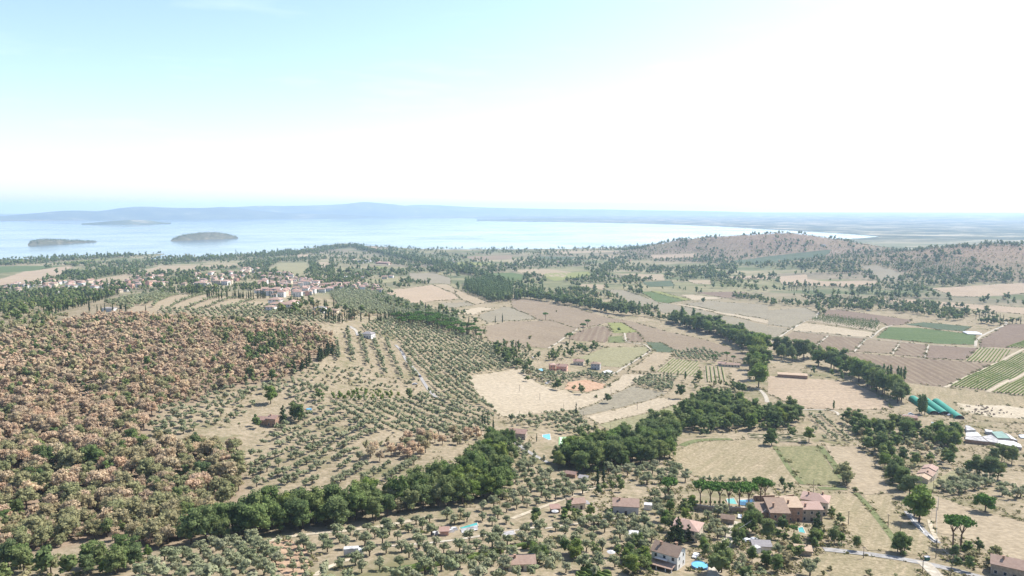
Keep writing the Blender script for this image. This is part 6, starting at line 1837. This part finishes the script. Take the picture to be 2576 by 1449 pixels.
# young poplar nursery
X, Y, r0 = grid_in(PP(img('2037,808 2072,798 2215,813 2204,832')), angle_of('2037,808 2204,832'), 4.5, 7.5, .08, 700)
for x_, y_ in zip(X, Y):
    put('poplar', x_, y_, r0.uniform(.33, .45), 'young poplar in the nursery rows')

# scrubby greenery round the village and down to the stream
scatter('960,745 1040,768 1110,778 1160,800 1100,800 1000,780 930,760', 8.5, {'green': 2, 'olive': 4, 'drygreen': 1.5, 'shrub': 2}, .8, 'tree among the groves right of the village', 335, .4, .1)
scatter('780,690 880,690 960,712 1000,742 900,735 800,735', 13, {'green': 3, 'olive': 2, 'drygreen': 1}, .75, 'garden tree on the right side of the village', 336, .45, .45)
scatter('40,716 200,708 330,700 420,690 520,690 640,690 640,716 480,722 330,742 60,744', 30, {'green': 4, 'drygreen': 1, 'olive': 1, 'cypress': .4}, .55, 'garden tree between the left village houses', 337, .45, .2)
scatter('1290,868 1300,900 1340,930 1330,950 1250,905 1230,868', 7, {'green': 2, 'olive': 4, 'cypress': .6, 'drygreen': 1}, .8, 'tree at the lower end of the dense grove', 338, .4, .1)
scatter('2160,1060 2260,1070 2330,1110 2420,1150 2440,1180 2380,1170 2290,1190 2240,1140 2180,1110', 9, {'shrub': 4, 'drygreen': 2, 'olive': 2, 'green': 1}, .75, 'scrub bush on the bank above the long cottage', 339, .45, .1)
# ------------------------------------------------------------------ the village: every house its own object
VT = []
for k, (w, d, h, wl, rf, rt) in enumerate(((11, 8, 5.6, 'white_plaster', 'terracotta_tiles', 'gable'), (10, 9, 6.2, 'cream_plaster', 'terracotta_tiles', 'hip'), (13, 9, 5.8, 'white_plaster', 'pink_tiles', 'hip'),
                                          (9, 8, 6.4, 'pink_plaster', 'brown_tiles', 'gable'), (14, 9, 6.8, 'cream_plaster', 'mauve_tiles', 'gable'), (10, 8, 5.2, 'grey_plaster', 'terracotta_tiles', 'gable'), (12, 10, 7.5, 'white_plaster', 'mauve_tiles', 'hip'))):
    wb = wall_mesh(w, d, h, rt, d * .2)
    # window openings read as small dark panes
    wm = wb.mesh('wall', MATS[wl]); rm = roof_mesh(w, d, h, rt, d * .2, .5).mesh('roof', MATS[rf])
    pb = MB()
    for fl in range(2):
        for j in range(3):
            xx = -w / 2 + (j + .5) * w / 3; zz = 1.0 + 2.9 * fl
            pb.box(xx - .5, -d / 2 - .04, zz, xx + .5, -d / 2 + .02, zz + 1.4)
            yy = -d / 2 + (j + .5) * d / 3
            pb.box(w / 2 - .02, yy - .45, zz, w / 2 + .04, yy + .45, zz + 1.4)
    VT.append((wm, rm, pb.mesh('window', MATS['window_glass']), {'white_plaster': 'white', 'cream_plaster': 'cream', 'pink_plaster': 'pink', 'grey_plaster': 'grey'}[wl], {'terracotta_tiles': 'terracotta', 'pink_tiles': 'pink', 'brown_tiles': 'brown', 'mauve_tiles': 'dull red'}[rf]))
ZONES = [('-30,733 60,714 140,710 250,714 335,722 335,740 250,742 -30,744', 21, 'in the left end of the village', -12), ('312,708 350,698 410,691 425,712 392,727 320,727', 21, 'in the row above the sloping cypresses', -10),
         ('440,722 520,702 560,692 632,670 650,682 604,702 582,717 460,724', 21, 'in the village quarter behind the hilltop', -10), ('470,694 556,684 560,690 480,704', 26, 'along the long straw field', -10),
         ('645,722 662,702 760,702 800,714 860,714 952,722 952,738 862,728 802,738 762,748 684,748 650,740', 15, 'in the dense old village centre', 8), ('654,694 700,690 750,692 745,700 660,700', 22, 'behind the old village centre', 5),
         ('885,694 950,690 1005,692 1000,702 900,706', 24, 'on the right outskirts of the village', -5), ('955,735 1000,730 1010,742 960,752', 26, 'at the right end of the village', -8), ('825,745 900,745 960,760 900,775 840,765', 34, 'among the olives below the village', -12),
         ('680,755 742,757 740,782 675,780', 17, 'in the hamlet on the slope before the village', -15), ('640,660 700,655 640,668', 26, 'at the lakeside end of the village', -10), ('885,654 960,656 1010,664 1020,672 960,668 890,662', 30, 'in the works area near the tree belt', -14),
         ('1370,660 1440,656 1450,668 1400,672', 30, 'in the far hamlet on the plain', -8), ('1520,655 1570,652 1650,655 1620,664 1540,662', 45, 'in the scattered far farms', -8), ('1400,660 1800,655 1900,680 1500,690', 110, 'in the scattered far farms', -8), ('1120,655 1200,655 1200,662 1130,662', 45, 'in the far farms by the lake', -10),
         ('60,735 110,735 110,742 60,742', 24, 'in the left end of the village', -10), ('2030,620 2250,628 2330,640 2100,640', 90, 'on the wooded hill flank', -10)]
nh = 0
for zi, (pl, sp, where, rot) in enumerate(ZONES):
    X, Y, r0 = grid_in(PP(img(pl)), R(rot), sp * (1.5 if zi < 6 else 2.5), sp * (2.0 if zi < 6 else 3.6), .3, 500 + zi)
    for x_, y_ in zip(X, Y):
        if r0.random() < .12: continue
        wm, rm, pm, cw, cr = VT[r0.integers(len(VT))]
        z_ = float(ground_z(x_, y_))
        s_ = r0.uniform(.8, 1.2)
        o = empty('village_house', (x_, y_, z_), R(rot + r0.choice([0, 90]) + r0.uniform(-14, 14)), (s_, s_, s_ * r0.uniform(.9, 1.25)))
        link(bpy.data.objects.new('wall', wm), o); link(bpy.data.objects.new('roof', rm), o)
        if math.hypot(x_, y_) < 1900: tag(link(bpy.data.objects.new('window_panes', pm), o), kind='stuff')
        lb = f'{cw} house with {cr} roof {where}'
        tag(o, lb, 'house', lb.replace('house', 'houses'))
        nh += 1
        for k in range(1):
            a = r0.uniform(0, 6.28); put('green' if r0.random() < .8 else 'cypress', x_ + 13 * math.cos(a), y_ + 13 * math.sin(a), r0.uniform(.35, .65), 'garden tree between the village houses')
def block(label, x, y, w, d, floors, rot, wall, roofm):
    h = floors * 3.0
    o = house(label, x, y, w, d, h, rot, wall, roofm, 'hip' if floors < 4 else 'flat', d * .16, 0, win=False, name='apartment_block', cat='building', door=False)
    for fl in range(floors):
        for j in range(int(w / 3.5)):
            xx = -w / 2 + (j + .5) * w / int(w / 3.5)
            MB().box(xx - .6, -d / 2 - .05, fl * 3 + .9, xx + .6, -d / 2 + .02, fl * 3 + 2.4).build('window', MATS['window_glass'], o)
        MB().box(-w / 2 + 1, -d / 2 - 1.3, fl * 3 + .02, w / 2 - 1, -d / 2 - .06, fl * 3 + .22).build('balcony', MATS['pale_concrete'], o)
block('big blue grey apartment block in front of the old centre', 686, 744, 27, 13, 4, -4, 'grey_plaster', 'mauve_tiles')
block('white long apartment block with terracotta roof by the cypresses', 508, 722, 26, 11, 3, -12, 'white_plaster', 'terracotta_tiles')
block('cream apartment block right of the white long one', 548, 716, 20, 12, 3, -12, 'cream_plaster', 'terracotta_tiles')
block('white apartment block with pink roof at the right of the new quarter', 568, 717, 16, 12, 3, -12, 'white_plaster', 'pink_tiles')
block('low terracotta roofed school building on the slope hamlet', 712, 776, 32, 13, 2, -12, 'white_plaster', 'terracotta_tiles')
block('white two storey villa left of the slope hamlet', 680, 784, 12, 9, 2, -10, 'white_plaster', 'terracotta_tiles')
block('white villa with large windows under twin cypresses', 806, 786, 13, 8, 2, -14, 'white_plaster', 'grey_tiles')
block('brown roofed house behind the single cypress', 838, 786, 14, 9, 1, -14, 'cream_plaster', 'brown_tiles')
block('long white factory hall near the tree belt', 912, 660, 45, 18, 2, -14, 'white_plaster', 'grey_tiles')
block('long pink roofed hall next to the factory', 965, 664, 60, 18, 2, -14, 'pink_plaster', 'pink_tiles')
block('rose brick barn behind the left end of the village', 203, 713, 24, 12, 2, -10, 'brick_wall', 'terracotta_tiles')
block('white church like hall by the sports pitch', 870, 702, 22, 10, 2, -6, 'white_plaster', 'white_sheet')
block('broad cream house with dark front behind the sports pitch', 845, 718, 26, 11, 2, 5, 'cream_plaster', 'terracotta_tiles')
# ------------------------------------------------------------------ build every tree: the largest in view as objects, the rest joined
LIMIT = {'olive': 300, 'russet': 290, 'drygreen': 290, 'green': 300, 'lightgreen': 120, 'cypress': 280, 'pine': 120, 'poplar': 150, 'shrub': 150, 'conifer': 60, 'domepine': 10}
STUFF_LABEL = {'olive': 'countless smaller olive trees further up the slopes and across the plain', 'russet': 'mass of scorched russet oak crowns covering the hillside', 'drygreen': 'half withered olive brown crowns mixed through the wood',
               'green': 'green trees and hedgerows spread across the plain', 'lightgreen': 'light green crowns in the far hedgerows', 'cypress': 'far dark cypress tops', 'poplar': 'far poplars of the plantation and plain', 'shrub': 'low far bushes', 'pine': 'far umbrella pine tops', 'conifer': 'far firs', 'domepine': 'far pines'}
STUFF_NAME = {'olive': 'olive_foliage', 'russet': 'russet_forest', 'drygreen': 'dry_green_forest', 'green': 'far_treeline', 'lightgreen': 'light_green_treeline', 'cypress': 'cypress_treeline', 'poplar': 'poplar_forest', 'shrub': 'shrubbery', 'pine': 'pine_forest', 'conifer': 'fir_forest', 'domepine': 'stone_pine_forest'}
for kind in KMAT:
    T = [t for t in TREES if t[0] == kind]
    if not T: continue
    rk = np.random.default_rng(sum(map(ord, kind)))
    X = np.array([t[1] for t in T]); Y = np.array([t[2] for t in T]); S = np.array([t[3] for t in T])
    Z = ground_z(X, Y)
    D = np.sqrt(X ** 2 + Y ** 2 + (CAM_Z - Z) ** 2)
    size = S * KHEIGHT[kind] / D * FPX
    uu, vv = project(X, Y, Z)
    vis = (uu > -25) & (uu < 2601) & (vv < 1449 + size)
    keep = (uu > -260) & (uu < 2836) & (vv < 1620)
    order = np.argsort(-np.where(vis & (vv < 1449), size, -1))
    chosen = [i for i in order if vis[i] and vv[i] < 1449 + 12][:LIMIT[kind]]
    chosen_set = set(chosen)
    protos = []
    for q in range(5):
        V, Q, Tr = shape(kind, rk, 0)
        crown = np_mesh('crown', V, [Q, Tr], MATS[KMAT[kind]])
        tr = trunk_mesh(kind, rk) if kind != 'shrub' else None
        protos.append((crown, tr))
    for i in chosen:
        crown, tr = protos[rk.integers(5)]
        rz = rk.uniform(0, 6.283)
        sc = (S[i] * rk.uniform(.9, 1.1), S[i] * rk.uniform(.9, 1.1), S[i])
        lb = T[i][4]
        if kind == 'shrub':
            o = bpy.data.objects.new('shrub', crown); COL.objects.link(o)
            o.location = (X[i], Y[i], Z[i]); o.rotation_euler = (0, 0, rz); o.scale = sc
        else:
            o = empty(KNAME[kind], (X[i], Y[i], Z[i]), rz, sc)
            link(bpy.data.objects.new('trunk', tr), o)
            link(bpy.data.objects.new('crown', crown), o)
        tag(o, lb, 'shrub' if kind == 'shrub' else 'tree', lb + ' group')
    rest = [i for i in range(len(T)) if i not in chosen_set and keep[i]]
    if not rest: continue
    VV, QQ, TT, TN = [], [], [], []
    nv = 0
    lib = {}
    for lod in (0, 1, 2, 3):
        lib[lod] = [shape(kind, rk, lod) for _ in range(6)]
    for i in rest:
        lod = 0 if size[i] > 90 else (1 if size[i] > (17 if kind == 'olive' else 24) else (2 if size[i] > 11.5 else 3))
        V, Q, Tr = lib[lod][rk.integers(6)]
        a = rk.uniform(0, 6.283); c_, s_ = math.cos(a), math.sin(a)
        W = np.column_stack([V[:, 0] * c_ - V[:, 1] * s_, V[:, 0] * s_ + V[:, 1] * c_, V[:, 2]]) * (S[i] * rk.uniform(.8, 1.25, 3)) + (X[i], Y[i], Z[i])
        VV.append(W); QQ.append(Q + nv); TT.append(Tr + nv); TN.append(np.full(len(V), rk.random()))
        nv += len(V)
    o = mesh_obj(STUFF_NAME[kind], np.concatenate(VV), [np.concatenate(QQ), np.concatenate(TT)], MATS[KMAT[kind]], attr={'tint': np.concatenate(TN)})
    tag(o, STUFF_LABEL[kind], kind='stuff')
# ------------------------------------------------------------------ low scrub and tufts nobody could count
r0 = np.random.default_rng(321)
N = 46000
A3 = r0.uniform(R(-36), R(36), N); D3 = np.exp(r0.uniform(math.log(235), math.log(1500), N))
X3, Y3 = D3 * np.sin(A3), D3 * np.cos(A3)
q3 = vnoise(X3, Y3, 60, 61) + .8 * vnoise(X3, Y3, 23, 62) + .5 * vnoise(X3, Y3, 160, 63)
dense = (X3 > 40) & (D3 < 480) | (X3 > 200) & (D3 < 760)
ok = ~in_fields(X3, Y3) & ~poly_inside(X3, Y3, FOREST) & (q3 > np.where(dense, -.2, .48))
for cx, cy, cr in KEEP_OUT:
    ok &= (X3 - cx) ** 2 + (Y3 - cy) ** 2 > (cr * .8) ** 2
for wp, w_ in STRIP_LINES:
    ok &= poly_dist(X3, Y3, wp, False) > w_ * .5 + .8
X3, Y3, D3 = X3[ok], Y3[ok], D3[ok]
# weedy margins along the fields
ex, ey = [], []
for wp, ip in zip(FIELD_POLYS, FIELD_IMG):
    if np.hypot(*wp.mean(0)) > 2200: continue
    for i in range(len(wp)):
        a, b_ = wp[i], wp[(i + 1) % len(wp)]
        if ip[i][0] == ip[(i + 1) % len(ip)][0] and ip[i][0] in (1932, 1288): continue
        n = int(np.hypot(*(b_ - a)) / 2.2)
        t = r0.uniform(0, 1, n)[:, None]
        k = (vnoise(t[:, 0] * 40 + i * 7, t[:, 0] * 13, 9, i + 5) > .05) if n else []
        q = (a + (b_ - a) * t + r0.normal(0, .9, (n, 2)))[k] if n else np.zeros((0, 2))
        ex.append(q[:, 0]); ey.append(q[:, 1])
ex = np.concatenate(ex); ey = np.concatenate(ey)
X3 = np.concatenate([X3, ex]); Y3 = np.concatenate([Y3, ey]); D3 = np.hypot(X3, Y3)
Z3 = ground_z(X3, Y3)
lib = [leaf_cloud(r0, lobes_round(r0, 2, .8, -.1, .9, .45), 11, .55, 0) for _ in range(8)]
VV, QQ, TT, TN = [], [], [], []; nv = 0
for x_, y_, z_, d_ in zip(X3, Y3, Z3, D3):
    V, Q, T_ = lib[r0.integers(8)]
    s = r0.uniform(.35, 1.25) * (1 + (d_ > 700) * .4)
    VV.append(V * (s * 1.2, s * 1.2, s * .9) + (x_, y_, z_)); QQ.append(Q + nv); TT.append(T_ + nv); TN.append(np.full(len(V), r0.random())); nv += len(V)
leaf_mat('scrub_leaves', [(0.19, 0.175, 0.085), (0.14, 0.15, 0.065), (0.24, 0.20, 0.12), (0.11, 0.135, 0.05), (0.20, 0.19, 0.10)], 0.2)
o = mesh_obj('undergrowth', np.concatenate(VV), [np.concatenate(QQ), np.concatenate(TT)], MATS['scrub_leaves'], attr={'tint': np.concatenate(TN)})
tag(o, 'low dry scrub, weeds and tufts between the groves and gardens', kind='stuff')

# scrub and trees of the two islands
VV, QQ, TT, TN = [], [], [], []; nv = 0
lib = [shape('green', r0, 3) for _ in range(5)]
for G in ISLANDS:
    mm_, n_ = G.shape[:2]
    for k in range(420):
        a, b_ = r0.uniform(1, mm_ - 2.01), r0.uniform(2, n_ - 3)
        i, j = int(a), int(b_); p_ = G[i, j] + (G[i + 1, j] - G[i, j]) * (a - i) + (G[i, j + 1] - G[i, j]) * (b_ - j)
        if p_[2] < 1.5: continue
        V, Q, T_ = lib[r0.integers(5)]; s = r0.uniform(.35, .8)
        VV.append(V * s + p_); QQ.append(Q + nv); TT.append(T_ + nv); TN.append(np.full(len(V), r0.random())); nv += len(V)
o = mesh_obj('island_vegetation', np.concatenate(VV), [np.concatenate(QQ), np.concatenate(TT)], MATS['poplar_leaves'], attr={'tint': np.concatenate(TN)})
tag(o, 'dark scrub and trees covering the two islands', kind='stuff')
